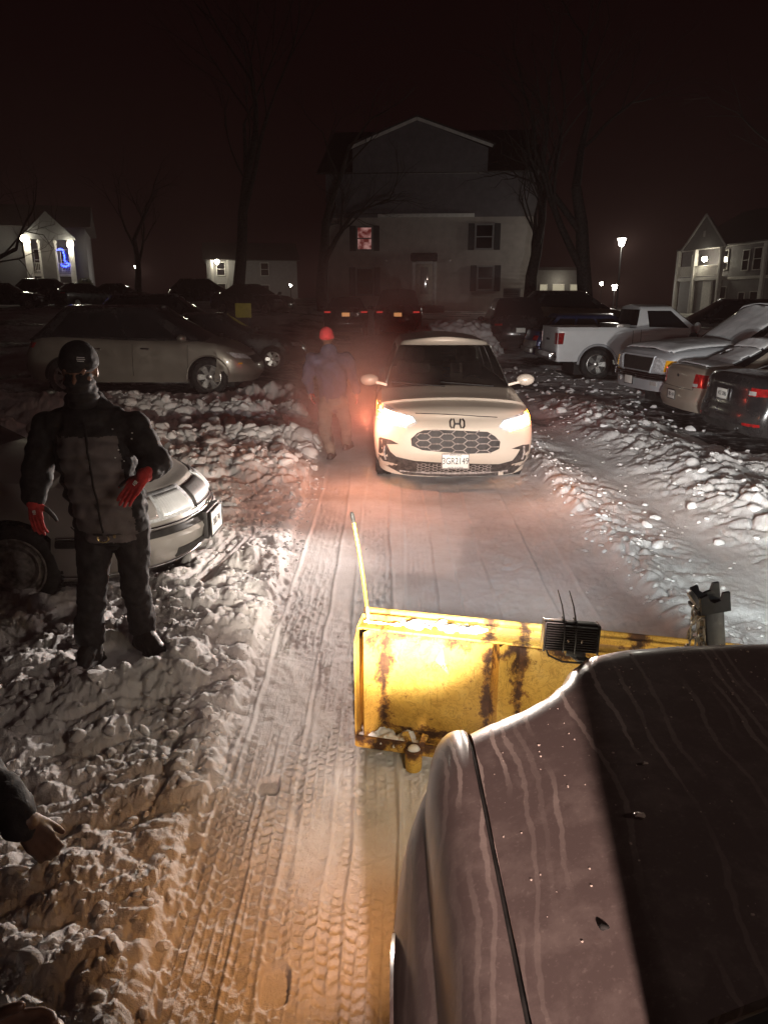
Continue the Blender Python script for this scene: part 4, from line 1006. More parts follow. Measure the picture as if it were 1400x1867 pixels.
# scuttle, wiper and screen
mb = MB(); vs_ = []
for i in range(41):
    x = .24 + (2 * TX - .48) * i / 40; y = ycowl(x) - .004
    for (dy, dz) in ((.0, -.012), (-.02, .012), (-.06, .020), (-.12, .022), (-.17, .03)): vs_.append((x, y + dy, hood_z(x, y) + dz))
mb.add(vs_, [(i * 5 + j, (i + 1) * 5 + j, (i + 1) * 5 + j + 1, i * 5 + j + 1) for i in range(40) for j in range(4)]); tb(mb, 'scuttle_panel', MAT['black_plastic'])
mb = MB(); vs_ = []
for i in range(31):
    x = .32 + (2 * TX - .64) * i / 30; y = ycowl(x) - .17; a = (x - TX) / .82
    for j in range(9):
        t = j / 8; vs_.append((x + (TX - x) * .13 * t, y - .62 * t + .03 * t * t, hood_z(x, y) + .03 + .56 * t))
mb.add(vs_, [(i * 9 + j, (i + 1) * 9 + j, (i + 1) * 9 + j + 1, i * 9 + j + 1) for i in range(30) for j in range(8)]); tb(mb, 'windscreen', MAT['dark_glass'])
mb = MB(); mb.box((TX, -1.0, 1.74), (1.30, 1.7, .08), bev=.03); tb(mb, 'cab_roof', MAT['hood_paint'])
for sx in (.36, 2 * TX - .36):
    mb = MB(); mb.box((sx, -.9, .85), (.08, 1.7, .7), bev=.03); mb.bar((sx + (TX - sx) * .12, -1.75, 1.15), (sx + (TX - sx) * .14, -1.75, 1.72), .06, .1); tb(mb, 'door', MAT['hood_paint'])
# crumbs of ice and grit lying on the bonnet
mb = MB(); rg = random.Random(5)
for k in range(420):
    x = rg.uniform(.5, 1.45) if k % 5 else rg.uniform(.22, .6); y = rg.uniform(.85, 1.86) if k % 3 else rg.uniform(1.55, 1.88)
    if y > yfront(x): continue
    r_ = rg.choice([.0009, .0012, .0015, .0018, .0026]); mb.sphere((x, y, hood_z(x, y) + r_ * .3), (r_ * rg.uniform(.8, 1.6), r_ * rg.uniform(.8, 1.6), r_ * .7), 3)
simple('ice_grit', (.62, .52, .46), .25, coat=.6)
tag(tb(mb, 'ice_grit', MAT['ice_grit'], hood_o), kind='stuff')
for (px, py, r_) in ((1165, 1490, .011), (1100, 1695, .008), (1175, 1395, .006)):
    for _ in range(6):
        q = U(px, py, z=hood_z(.5, 1.1)); q = U(px, py, z=hood_z(q.x, q.y))
    mb = MB(); mb.sphere((q.x, q.y, q.z + .004), (r_, r_ * .8, r_ * .5), 5)
    for v in range(len(mb.v)):
        a = Vector(mb.v[v]); mb.v[v] = tuple(a + Vector((mnoise.noise(a * 150), mnoise.noise(a * 150 + Vector((9, 0, 0))), 0)) * .004)
    tb(mb, 'slush_lump', MAT['ice_grit'] if px > 1110 else MAT['rubber'], hood_o)
hood_o.location = (0, 0, 0)

# work lamp on its arm, with cable and the tails of two zip ties
WL = empty('work_lamp', (.56, 2.05, 1.125)); WL.rotation_euler = (R(-8), R(3), R(-5)); tag(WL, 'black finned work lamp with two upright tie tails on the plough frame', 'lamp')
mb = MB(); mb.box((0, 0, 0), (.158, .045, .085), bev=.006)
for k in range(11): mb.box((0, -.030, -.037 + k * .0074), (.150, .022, .0030))
for sx in (-.079, .079): mb.box((sx, -.012, 0), (.006, .06, .09), bev=.002)
mb.build('housing', MAT['led_black'], WL)
mb = MB(); mb.box((0, .024, 0), (.146, .006, .072), bev=.002); mb.build('lens', emit('led_lit', (.88, .97, 1.0), 40), WL)
for sx in (-.022, .012):
    mb = MB(); mb.tube([(sx, -.04, -.043), (sx, -.044, 0), (sx, -.03, .045), (sx, 0, .048), (sx, .024, .047)], .003, 6); mb.tube([(sx, -.02, .045), (sx - .012, -.02, .095), (sx - .028, -.012, .140)], [.0026, .0022, .0016], 6); mb.sphere((sx, -.022, .047), .005, 5)
    mb.build('zip_tie', MAT['black_plastic'], WL)
for sx in (-.02, .02): 
    mb = MB(); mb.sphere((sx + .01, -.043, -.005), (.004, .002, .006), 5); mb.build('screw', MAT['chain_steel'], WL)
mb = MB(); mb.tube([(.0, -.005, -.045), (.03, -.01, -.065), (.07, -.03, -.075), (.12, -.06, -.095), (.14, -.1, -.2), (.14, -.12, -.45)], .013, 8); mb.box((.02, 0, -.05), (.06, .05, .02), bev=.005); mb.build('mounting_arm', MAT['plough_black'], WL)
mb = MB(); mb.tube([(-.07, -.01, -.04), (-.06, -.02, -.062), (-.02, -.03, -.075), (.04, -.03, -.075), (.10, -.05, -.09)], .003, 6); mb.build('cable', MAT['rubber'], WL)

# ---------------------------------------------------------------- the plough blade
PL = empty('snow_plough', (-.107, 3.186, 0), math.atan2(-.349, 1.399)); tag(PL, 'yellow rusty snow plough blade with snow caught on its ribs and a tall marker rod', 'plough')
py_ = NT('plough_yellow')
c_ = py_.n('ShaderNodeSeparateXYZ', {0: py_.co()}); X_, Z_ = c_.outputs[0], c_.outputs[2]
def dmin(*a):
    r = a[0]
    for b in a[1:]: r = py_.math('MINIMUM', r, b)
    return r
ad = lambda o, v: py_.math('ABSOLUTE', py_.math('SUBTRACT', o, v))
edge = dmin(ad(X_, .115), ad(X_, .600), ad(X_, .745), ad(X_, 1.235), ad(Z_, .60), ad(Z_, .115))
nz1 = py_.noise(14, 7, .72); nz2 = py_.noise(5, 5, .6)
ru = py_.math('SUBTRACT', py_.math('ADD', py_.math('MULTIPLY', py_.math('SUBTRACT', nz1, .47), .19), py_.math('MULTIPLY', py_.math('SUBTRACT', nz2, .44), .16)), py_.math('SUBTRACT', edge, .012))
ru = py_.ramp(ru, [(.0, 0), (.016, .7), (.028, 1)])
spots = py_.ramp(py_.noise(9, 8, .75, dist=.6), [(.60, 0), (.645, .9)])
ru = py_.math('MAXIMUM', ru, py_.math('MULTIPLY', spots, .8))
veins = py_.ramp(py_.math('ABSOLUTE', py_.math('SUBTRACT', py_.noise(16, 6, .7, dist=1.2), .5)), [(0, .5), (.012, .35), (.03, 0)])
scr = py_.ramp(py_.noise(3, 2, .5, vec=py_.map((40, 3, 3), (0, .6, .0))), [(.68, 0), (.7, .5)])
yel = py_.ramp(py_.noise(7, 6, .7), [(.25, (.47, .27, .045)), (.55, (.62, .385, .08)), (.8, (.66, .46, .14))])
yel = py_.mix(py_.math('ADD', veins, scr, True), yel, (.20, .10, .02))
rust = py_.ramp(py_.noise(22, 6, .7), [(.3, (.035, .020, .014)), (.55, (.085, .042, .024)), (.8, (.17, .075, .03))])
rim_ = py_.ramp(ru, [(.25, 0), (.5, 1), (.85, 0)])
colr = py_.mix(ru, yel, rust); colr = py_.mix(py_.math('MULTIPLY', rim_, .6), colr, (.26, .09, .02))
py_.set(col=colr, rough=py_.math('ADD', .58, py_.math('MULTIPLY', ru, .35)), spec=.22)
py_.bump(py_.math('ADD', py_.math('MULTIPLY', ru, -.6), py_.math('MULTIPLY', nz1, .5)), .5, .004); MAT['plough_yellow'] = py_.m
LP = 2.30
mb = MB(); vs_ = []; nz = 14
def yb_(t): return .035 - .095 * math.sin(math.pi * t) ** .8 + .05 * t
for off in (0, .010):
    for i in range(25):
        for j in range(nz + 1): t = j / nz; vs_.append((LP * i / 24, yb_(t) + off, .035 + .645 * t))
q_ = nz + 1; B0 = 25 * q_
fs_ = [(i * q_ + j, (i + 1) * q_ + j, (i + 1) * q_ + j + 1, i * q_ + j + 1) for i in range(24) for j in range(nz)]
fs_ += [tuple(reversed([a + B0 for a in f])) for f in fs_[:]]
fs_ += [(j, j + 1, B0 + j + 1, B0 + j) for j in range(nz)] + [(24 * q_ + j, 24 * q_ + j + 1, B0 + 24 * q_ + j + 1, B0 + 24 * q_ + j) for j in range(nz)]
fs_ += [(i * q_ + nz, (i + 1) * q_ + nz, B0 + (i + 1) * q_ + nz, B0 + i * q_ + nz) for i in range(24)] + [(i * q_, (i + 1) * q_, B0 + (i + 1) * q_, B0 + i * q_) for i in range(24)]
mb.add(vs_, fs_); mb.build('moldboard', MAT['plough_yellow'], PL, angle=50)
mb = MB(); mb.box((LP / 2, .035, .668), (LP, .016, .03), bev=.003); mb.box((LP / 2, -.01, .648), (LP, .10, .012), bev=.003); mb.build('top_flange', MAT['plough_yellow'], PL)
mb = MB(); mb.tube([(0, .062, .690), (LP, .062, .690)], .013, 10); mb.build('top_roll', MAT['plough_yellow'], PL)
mb = MB(); mb.box((LP / 2, -.035, .060), (LP, .14, .016), bev=.004); mb.box((LP / 2, -.10, .085), (LP, .014, .055), bev=.004); mb.build('base_angle', MAT['plough_yellow'], PL)
mb = MB(); mb.box((LP / 2, .045, .075), (LP - .01, .016, .13), bev=.004); mb.build('cutting_edge', MAT['chain_steel'], PL)
def rib(x0, x1, flange):
    m = MB()
    for t in range(14):
        a, b = t / 14, (t + 1) / 14; za, zb = .065 + .585 * a, .065 + .585 * b
        ya, yb2 = yb_((za - .035) / .645), yb_((zb - .035) / .645)
        back = -.105
        P = []
        for (z, y) in ((za, ya), (zb, yb2)):
            P += [(x0, y - .002, z), (x0 + (x1 - x0) * .34, back - .0, z), (x1 - (x1 - x0) * .0, y - .002, z)]
        m.add(P, [(0, 1, 4, 3), (1, 2, 5, 4)])
    return m.build('rib', MAT['plough_yellow'], PL, angle=20)
rib(.004, .112, 1); rib(.612, .735, 1); rib(1.24, 1.36, 1); rib(1.86, 1.98, 1); rib(2.2, 2.296, 1)
for x_ in (.0, LP):
    m = MB(); m.prism([(-.108, .06), (.045, .04), (.05, .678), (-.05, .655), (-.108, .60)], .008, Matrix.Translation((x_ - .004, 0, 0)) @ Matrix(((0, 0, 1, 0), (1, 0, 0, 0), (0, 1, 0, 0), (0, 0, 0, 1)))); m.build('end_plate', MAT['plough_yellow'], PL)
# marker rod
simple('marker_yellow', (.80, .46, .02), .35, coat=.4, var=.08)
MPi = (Matrix.Translation((-.107, 3.186, 0)) @ Matrix.Rotation(math.atan2(-.349, 1.399), 4, 'Z')).inverted()
r0, r1 = MPi @ U(671, 1125, D=3.20), MPi @ U(641, 934, D=3.20)
mid = r0.lerp(r1, .55) + Vector((.012, 0, 0))
def bez(t): return (r0 * (1 - t) ** 2 + mid * 2 * t * (1 - t) + r1 * t * t)
mb = MB(); mb.tube([bez(t) for t in np.linspace(.09, .90, 14)], .0075, 8); mr = mb.build('marker_rod', MAT['marker_yellow'], PL)
mb = MB(); mb.tube([bez(t) for t in np.linspace(.895, 1.0, 5)], [.0085, .0095, .0098, .0095, .006], 8); mb.build('rod_tip', MAT['rubber'], mr)
mb = MB(); mb.tube([bez(-.12), bez(.0), bez(.10)], .010, 8); mb.build('rod_bracket', MAT['chain_steel'], mr)
# foot: socket, stem and V-shaped tabs
fx_, fy_ = .285, -.135
mb = MB(); mb.lathe([(.026, .0), (.036, .0), (.040, .02), (.040, .105), (.034, .11), (.032, .06), (0, .06)], Matrix.Translation((fx_, fy_, 0)), 20); ft = mb.build('shoe', MAT['plough_yellow'], PL)
for sx in (-1, 1):
    mb = MB(); mb.bar((fx_ + sx * .016, fy_ + .03, .08), (fx_ + sx * .048, fy_ + .035, .165), .012, .03, bev=.003); mb.build('shoe_tab', MAT['plough_yellow'], ft)
mb = MB(); mb.sphere((fx_, fy_, .095), (.032, .032, .03), 8); mb.build('shoe_snow', MAT['car_snow'], ft)
# remains of a decal
simple('decal_tan', (.55, .33, .05), .4, var=.1)
def pl_hit(px, py, off=.004):
    w = U(px, py, D=3.0); o = MPi @ Vector((0, 0, CAM_H)); d = ((MPi @ w) - o).normalized(); best = None
    for k in range(400):
        p = o + d * (2.6 + k * .004); t = (p.z - .035) / .645
        if 0 <= t <= 1 and p.y > yb_(t) - off: return p
    return MPi @ w
dp = [(820, 1180), (818, 1231), (768, 1226), (793, 1204), (806, 1183)]
mb = MB(); P = [pl_hit(*p) for p in dp]; mb.add(P + [p + Vector((0, .003, 0)) for p in P], [tuple(range(5)), (9, 8, 7, 6, 5)] + [(i, (i + 1) % 5, 5 + (i + 1) % 5, 5 + i) for i in range(5)]); dc = mb.build('torn_decal', MAT['decal_tan'], PL, smooth=False)
for (txt, px, py, sz) in (('LOWS', 802, 1216, .030), ('20-2001', 789, 1222, .020), ('A', 778, 1214, .018)):
    q = pl_hit(px, py, .0075); M_ = Matrix.Translation(q) @ Matrix.Rotation(R(84), 4, 'X'); text_mesh(txt, sz, MAT['plate_ink'], 'decal_lettering', M_ @ Matrix(((1, .25, 0, 0), (0, 1, 0, 0), (0, 0, 1, 0), (0, 0, 0, 1))), dc, ext=.0004)
# snow caught on the flange and in the bottom corner
def snow_heap(name, pts, seed, parent):
    m = MB(); rg = random.Random(seed)
    for (x, y, z, r_) in pts: m.sphere((x, y, z), (r_ * 1.4, r_, r_ * .8), 7)
    o = m.build('tmp', MAT['car_snow'], None)
    rm_ = o.modifiers.new('r', 'REMESH'); rm_.mode = 'VOXEL'; rm_.voxel_size = .006
    dg = bpy.context.evaluated_depsgraph_get(); dg.update(); me = bpy.data.meshes.new_from_object(o.evaluated_get(dg)); bpy.data.objects.remove(o)
    for v in me.vertices: v.co += v.normal * (.014 * mnoise.fractal(v.co * 22, .7, 2, 4))
    me.polygons.foreach_set('use_smooth', [True] * len(me.polygons)); me.materials.clear(); me.materials.append(MAT['car_snow'])
    return link_mesh(name, me, parent)
rg = random.Random(2)
snow_heap('flange_snow', [(.18 + .38 * i / 18 + rg.uniform(-.01, .01), .01 + rg.uniform(-.02, .02), .658 + rg.uniform(0, .016) * (1 if i > 6 else .3), rg.uniform(.012, .026)) for i in range(19)] + [(.02 + .16 * i / 8, .0, .655, .012) for i in range(9)], 4, PL)
snow_heap('corner_snow', [(.03 + .23 * i / 20, -.04 + rg.uniform(-.04, .03), .075 + rg.uniform(0, .05) * (1 - i / 26), rg.uniform(.02, .036)) for i in range(21)], 6, PL)
# push frame and lift post
mb = MB(); mb.bar((1.0, -.1, .16), (.95, -1.0, .36), .1, .08); mb.bar((1.5, -.1, .16), (1.55, -1.0, .42), .1, .08); mb.bar((.85, -.12, .2), (1.7, -.12, .2), .08, .1); mb.build('push_frame', MAT['plough_black'], PL)
LT = empty('lift_post', (1.185, 2.40, .0)); tag(LT, 'black square steel lift post with a chain hanging from its notched top', 'post')
p0, p1 = Vector((.085, .02, .35)), Vector((-.050, .0, 1.075))
mb = MB(); mb.bar(p0, p1, .070, .070, bev=.006); po = mb.build('post', MAT['plough_black'], LT)
ax = (p1 - p0).normalized(); M_ = Matrix.Translation(p1 + ax * .015) @ Vector((0, 0, 1)).rotation_difference(ax).to_matrix().to_4x4()
mb = MB()
for (x, y, sx, sy) in ((.0, .042, .10, .012), (.0, -.042, .10, .012)):
    b = MB(); b.prism([(-.05, -.02), (.05, -.02), (.05, .05), (.028, .05), (.018, .024), (-.006, .018), (-.02, .03), (-.024, .052), (-.05, .044)], .012, M_ @ Matrix.Translation((0, y - .006, 0)) @ Matrix.Rotation(R(90), 4, 'X')); mb.add(b.v, b.f)
b = MB(); b.box((0, 0, -.02), (.11, .1, .014), bev=.003); mb.add([M_ @ Vector(v) for v in b.v], b.f)
mb.build('head_bracket', MAT['plough_black'], LT)
mb = MB(); b = MB(); b.lathe([(0, -.008), (.036, -.008), (.036, .008), (0, .008)], M_ @ Matrix.Translation((-.048, 0, .01)) @ Matrix.Rotation(R(70), 4, 'Y'), 20); mb.add(b.v, b.f); mb.build('pulley', MAT['steel_rim'], LT)
for (t, s_) in ((.72, -1), (.66, 1)):
    q = p0.lerp(p1, t); mb = MB(); mb.tube([q + Vector((s_ * .03, -.0, 0)), q + Vector((s_ * .052, -.0, .0))], .015, 6); mb.build('bolt', MAT['chain_steel'], LT)
def link(mb, c, ax_, nrm, L_=.040, w=.022, r=.0045):
    ax_ = Vector(ax_).normalized(); nrm = Vector(nrm).normalized(); t = ax_.cross(nrm).normalized(); pts = []
    for k in range(17):
        a = 2 * math.pi * k / 16; pts.append(Vector(c) + ax_ * ((L_ - w) / 2 * (1 if math.cos(a) > 0 else -1) + w / 2 * math.cos(a)) + t * w / 2 * math.sin(a))
    mb.tube(pts, r, 6, cap=False)
mb = MB(); cx0 = p1 + Vector((-.058, -.03, -.01))
for k in range(9): link(mb, cx0 + Vector((.002 * k * (-1) ** k - .001 * k, 0, -.030 * k)), (0.08, 0, 1), (1, 0, 0) if k % 2 else (0, 1, .1))
for k in range(8): link(mb, cx0 + Vector((.028 + .003 * k, .0, -.05 - .030 * k)), (-.12, 0, 1), (1, .3, 0) if k % 2 else (0, 1, .1))
mb.build('chain', MAT['chain_steel'], LT)

# ---------------------------------------------------------------- assumed lamps out of view, and lamps that are lit in the photo
def spot(name, loc, target, watts, col, angle, blend=.5, r=.04, parent=None):
    l = bpy.data.lights.new(name, 'SPOT'); l.energy = watts; l.color = col; l.spot_size = R(angle); l.spot_blend = blend; l.shadow_soft_size = r
    o = bpy.data.objects.new(name, l); COL.objects.link(o); o.location = loc; o.rotation_euler = (Vector(target) - Vector(loc)).to_track_quat('-Z', 'Y').to_euler()
    return o
def point(name, loc, watts, col, r=.05):
    l = bpy.data.lights.new(name, 'POINT'); l.energy = watts; l.color = col; l.shadow_soft_size = r
    o = bpy.data.objects.new(name, l); COL.objects.link(o); o.location = loc; return o
WR = copy_tree(WL); WR.location = (1.58, 2.02, 1.125); WR.rotation_euler = (R(-8), 0, R(-16)); WR['label'] = 'assumed second finned work lamp at the passenger end of the plough frame, past the right edge'  # assumed unseen twin, added to light the snow and trucks on the right
for sx in (-1, 1):
    x = HX + sx * .62
    spot('headlight_beam', (x, HY - .08, .80), (x - 1.0, -8, .85), 300, (1, .90, .78), 36, 1.0, .05)
    spot('headlight_spread', (x, HY - .08, .80), (-2.8, 1.2, 1.05) if sx < 0 else (x - 4.8, 2.2, .75), 930 if sx < 0 else 100, (1, .90, .82), 62, 1.0, .05)
    spot('indicator_beam', (HX + sx * .88, HY - .06, .76), (HX + sx * 1.6 - .9, -4, 2.2), 65 if sx < 0 else 35, (1, .48, .34), 165, 1.0, .05)
point('indicator_glow', (HX - .98, HY + .10, .80), 26, (1, .36, .20), .05); point('indicator_glow', (HX + .98, HY + .10, .80), 4, (1, .36, .20), .05)
spot('truck_beam', (.36, 1.80, .86), (-2.55, 15.5, 1.1), 1350, (1, .90, .76), 50, 1.0, .05)
spot('truck_beam', (2 * TX - .36, 1.80, .86), (6.0, 15.5, 1.2), 2300, (1, .95, .90), 58, 1.0, .05)
for sx in (.36, 2 * TX - .36): spot('low_beam', (sx, 1.80, .86), (sx - .15, 3.0, .52), 27, (1, .82, .54), 112, 1.0, .10)
spot('work_lamp_beam', (.565, 2.10, 1.125), (1.2, 12, .8), 500, (.94, .97, 1.0), 62, 1.0, .04)
spot('work_lamp_beam', (1.60, 2.07, 1.125), (6.2, 12, .6), 850, (.90, .98, .96), 58, 1.0, .04)  # beam of the assumed second work lamp
spot('turn_signal_glow', (.10, 1.72, .82), (-.36, 2.15, 0), 24, (1, .43, .14), 74, 1.0, .04)
# assumed scene lamp, added out of view on an arm behind the cab: it rakes over the bonnet, the cab shades the far half
mb = MB(); mb.tube([(.50, -2.98, .9), (.50, -2.98, 2.3), (.40, -2.98, 2.5), (.27, -2.97, 2.52)], .025, 8); sl_ = tb(mb, 'assumed_lamp_arm', MAT['plough_black'])
mb = MB(); mb.sphere((.247, -2.99, 2.52), (.07, .04, .07), 8); tb(mb, 'assumed_scene_lamp', emit('assumed_scene_lamp_lit', (1, .62, .48), 20), sl_)
mb = MB()
for sx in (.22, 2 * TX - .22): mb.box((sx, -2.9, .95), (.08, 2.1, .55), bev=.03)
mb.box((TX, -2.9, .72), (1.7, 2.1, .06)); tb(mb, 'load_bed', MAT['hood_paint'])
spot('assumed_scene_lamp_beam', (.247, -2.93, 2.52), (.46, 1.35, 1.2), 2000, (1, .72, .62), 30, 1.0, .05)  # assumed lamp's beam; its place and the cab edge set the bonnet shadow
# exhaust drifting round the walking man, headlight flare put into its pink tint
st = NT('exhaust'); st.t.nodes.remove(st.b)
gr_ = st.n('ShaderNodeTexGradient', {'Vector': st.co()}, gradient_type='SPHERICAL').outputs['Fac']
dn_ = st.math('MULTIPLY', st.math('POWER', gr_, 1.3), st.math('MULTIPLY', st.ramp(st.noise(1.7, 3), [(.3, .25), (.7, 1)]), 1.0))
sv_ = st.n('ShaderNodeVolumePrincipled', {'Color': (.95, .60, .55, 1), 'Density': dn_, 'Anisotropy': .0}); st.t.links.new(sv_.outputs[0], st.out.inputs['Volume'])
bm = bmesh.new(); bmesh.ops.create_icosphere(bm, subdivisions=4, radius=1)
me = bpy.data.meshes.new('exhaust_steam'); bm.to_mesh(me); bm.free(); me.materials.append(st.m); so_ = link_mesh('exhaust_steam', me); so_.location = (-.42, 9.3, .95); so_.scale = (1.15, 1.5, 1.1); tag(so_, kind='stuff')
so2 = so_.copy(); COL.objects.link(so2); so2.location = (-.3, 14.6, 1.7); so2.scale = (3.6, 3.4, 2.0); so2.data = so_.data.copy(); sm2 = st.m.copy(); so2.data.materials.clear(); so2.data.materials.append(sm2)
for n_2 in sm2.node_tree.nodes:
    if n_2.type == 'MATH' and n_2.operation == 'MULTIPLY' and abs(n_2.inputs[1].default_value - 1.0) < 1e-6 and n_2.inputs[0].is_linked and not n_2.inputs[1].is_linked: n_2.inputs[1].default_value = .16
for sx in (-1, 1): point('tail_lamp_light', (HX + sx * .70, HY + 4.72, .98), 9, (1, .10, .06), .06)

# ---------------------------------------------------------------- people
def capsule(mb, a, b, ra, rb, sq=(1, 1), n=12, up=None):
    """tapered round-ended limb; sq flattens the section across / along `up`"""
    a = Vector(a); b = Vector(b); d = b - a; L = d.length; d.normalize()
    u = (Vector(up) if up else d.orthogonal()); u = (u - d * u.dot(d)).normalized(); w = d.cross(u)
    rows = []
    for k in range(5): t = math.pi / 2 * (1 - k / 4); rows.append((a - d * ra * math.sin(t), ra * math.cos(t)))
    for k in range(1, 6): rows.append((a + d * L * k / 6, ra + (rb - ra) * k / 6))
    for k in range(5): t = math.pi / 2 * k / 4; rows.append((b + d * rb * math.sin(t), rb * math.cos(t)))
    vs = []
    for c, r in rows:
        r = max(r, 1e-4)
        for j in range(n): q = 2 * math.pi * j / n; vs.append(c + u * (r * sq[0] * math.cos(q)) + w * (r * sq[1] * math.sin(q)))
    m = len(rows); mb.add(vs, [(i * n + j, i * n + (j + 1) % n, (i + 1) * n + (j + 1) % n, (i + 1) * n + j) for i in range(m - 1) for j in range(n)] + [tuple(range(n - 1, -1, -1)), tuple(range((m - 1) * n, m * n))])
def fuse(mb, voxel, smooth=4, fac=.5):
    me = bpy.data.meshes.new('t'); me.from_pydata(mb.v, [], mb.f); o = bpy.data.objects.new('t', me); COL.objects.link(o)
    r = o.modifiers.new('r', 'REMESH'); r.mode = 'VOXEL'; r.voxel_size = voxel
    s = o.modifiers.new('s', 'SMOOTH'); s.iterations = smooth; s.factor = fac
    dg = bpy.context.evaluated_depsgraph_get(); dg.update(); out = bpy.data.meshes.new_from_object(o.evaluated_get(dg)); bpy.data.objects.remove(o)
    out.polygons.foreach_set('use_smooth', [True] * len(out.polygons)); return out
def finish(me, name, mats, parent, fn=None, root=None):
    me.materials.clear()
    for m in (mats if isinstance(mats, (list, tuple)) else [mats]): me.materials.append(m)
    if fn:
        for v, nrm in zip(me.vertices, [v.normal.copy() for v in me.vertices]): v.co = v.co + nrm * fn(v.co)
    if root is not None: me.transform(Matrix.Translation(-Vector(root)))
    me.name = name; return link_mesh(name, me, parent)
def folds(s=9, amp=.008, z=1.0):
    return lambda c: amp * mnoise.fractal(Vector((c.x * s, c.y * s, c.z * s * z)), .8, 2, 3)
def boot(mb, ankle, toe, w=.05):
    a = Vector(ankle); t = Vector(toe); d = (t - a); d.z = 0; d.normalize()
    g = min(a.z, t.z) - .06
    heel = Vector((a.x, a.y, 0)) - d * .05
    capsule(mb, (heel.x, heel.y, t.z), t, w * .9, w * .92, (1.0, .85), up=(0, 0, 1))
    capsule(mb, (a.x, a.y, t.z + .03), (a.x, a.y, a.z + .13), w * 1.05, w * 1.0)
    capsule(mb, a + Vector((0, 0, .02)), t + Vector((0, 0, .012)) - d * .05, w * .95, w * .8)
    s0 = Vector((heel.x, heel.y, t.z - .035)); s1 = Vector((t.x, t.y, t.z - .035)); capsule(mb, s0, s1, w * 1.0, w * 1.0, (.35, 1.05), up=(0, 0, 1))
def hand(mb, wrist, d, side, palm_n, curl=.35, spread=.10, s=1.0, thumb=1.0):
    """palm, four fingers of different lengths with two bends, and a thumb leaving the side of the palm.
    d: direction wrist->knuckles, side: towards the thumb, palm_n: the way the palm faces"""
    w = Vector(wrist); d = Vector(d).normalized(); pn = Vector(palm_n); pn = (pn - d * pn.dot(d)).normalized(); sd = Vector(side); sd = (sd - d * sd.dot(d) - pn * sd.dot(pn)).normalized()
    capsule(mb, w - d * .03, w + d * .015, .026 * s, .030 * s, (.75, 1.0), up=pn)
    for k in (-1.0, -.33, .33, 1.0):
        capsule(mb, w + d * .015 * s + sd * k * .016 * s, w + d * (.088 - .006 * abs(k)) * s + sd * k * .029 * s, .017 * s, .0125 * s, (.9, 1.0), up=pn)
    for k, L in ((1.0, .070), (.33, .080), (-.33, .074), (-1.0, .056)):
        p = w + d * .090 * s + sd * k * .029 * s; dd = (d + sd * k * spread).normalized(); r = .0098 * s if abs(k) < .9 else .0090 * s
        for q in range(3):
            a = curl * (q * .7 + .35) * (1 + .12 * k); ddd = (dd * math.cos(a) + pn * math.sin(a)).normalized()
            e = p + ddd * L * s * (.46, .30, .24)[q]; capsule(mb, p, e, r, r * .93, n=8); p = e; r *= .93
    p = w + d * .022 * s + sd * .026 * s + pn * .008 * s
    for q, (L, ang) in enumerate(((.044, .85), (.034, .55), (.026, .35))):
        dd = (d * math.cos(ang * thumb) + sd * math.sin(ang * thumb) + pn * .30).normalized(); e = p + dd * L * s; capsule(mb, p, e, (.0150, .0120, .0105)[q] * s, (.0122, .0108, .0088)[q] * s, n=8); p = e
def head_mesh(c, fwd, up, s=1.0):
    """skull, jaw, nose, brow, lips, ears, eye sockets; c is the middle of the head"""
    f = Vector(fwd).normalized(); u = Vector(up); u = (u - f * u.dot(f)).normalized(); r = f.cross(u); mb = MB()
    P = lambda x, y, z: Vector(c) + (r * x + f * y + u * z) * s
    Mx = Matrix((r, f, u)).transposed().to_4x4()
    mb.sphere(P(0, -.012, .03), (.076 * s, .096 * s, .088 * s), 10, M=Mx)
    mb.sphere(P(0, .022, -.035), (.060 * s, .068 * s, .078 * s), 10, M=Mx)
    capsule(mb, P(-.034, .01, -.082), P(0, .058, -.096), .026 * s, .024 * s); capsule(mb, P(.034, .01, -.082), P(0, .058, -.096), .026 * s, .024 * s)
    capsule(mb, P(0, .082, .018), P(0, .108, -.022), .010 * s, .016 * s); mb.sphere(P(-.012, .094, -.026), .009 * s, 6); mb.sphere(P(.012, .094, -.026), .009 * s, 6)
    capsule(mb, P(-.045, .076, .032), P(.045, .076, .032), .012 * s, .012 * s)
    capsule(mb, P(-.020, .084, -.052), P(.020, .084, -.052), .0075 * s, .0075 * s); capsule(mb, P(-.016, .083, -.062), P(.016, .083, -.062), .008 * s, .008 * s)
    for x in (-1, 1):
        mb.sphere(P(x * .030, .076, .010), .013 * s, 6); mb.sphere(P(x * .048, .06, -.02), (.02 * s, .022 * s, .022 * s), 6)
        mb.sphere(P(x * .078, -.008, .0), (.010 * s, .020 * s, .032 * s), 6, M=Mx)
    return mb, P
simple('cloth_black', (.011, .009, .0095), .85, var=.35, scale=12, bump=.4, bscale=160, sheen=.0)
simple('cloth_charcoal', (.135, .115, .115), .75, var=.2, scale=10, bump=.3, bscale=120)
simple('cloth_trouser', (.016, .013, .014), .8, var=.4, scale=8, bump=.4, bscale=140)
simple('cloth_navy', (.035, .040, .075), .8, var=.3, scale=10, bump=.3); simple('cloth_khaki', (.15, .125, .10), .85, var=.25, scale=9, bump=.3)
simple('knit_red', (.55, .045, .05), .85, var=.2, scale=20, bump=.5, bscale=200); simple('glove_red', (.46, .028, .026), .8, var=.2, scale=25, bump=.5, bscale=260)
simple('glove_palm', (.03, .025, .026), .6, var=.3); simple('boot_leather', (.022, .018, .016), .55, var=.5, scale=18, bump=.3)
simple('brass', (.60, .47, .22), .25, metal=1.0); simple('reflective', (.75, .74, .72), .4); simple('glove_tan', (.55, .40, .30), .8)

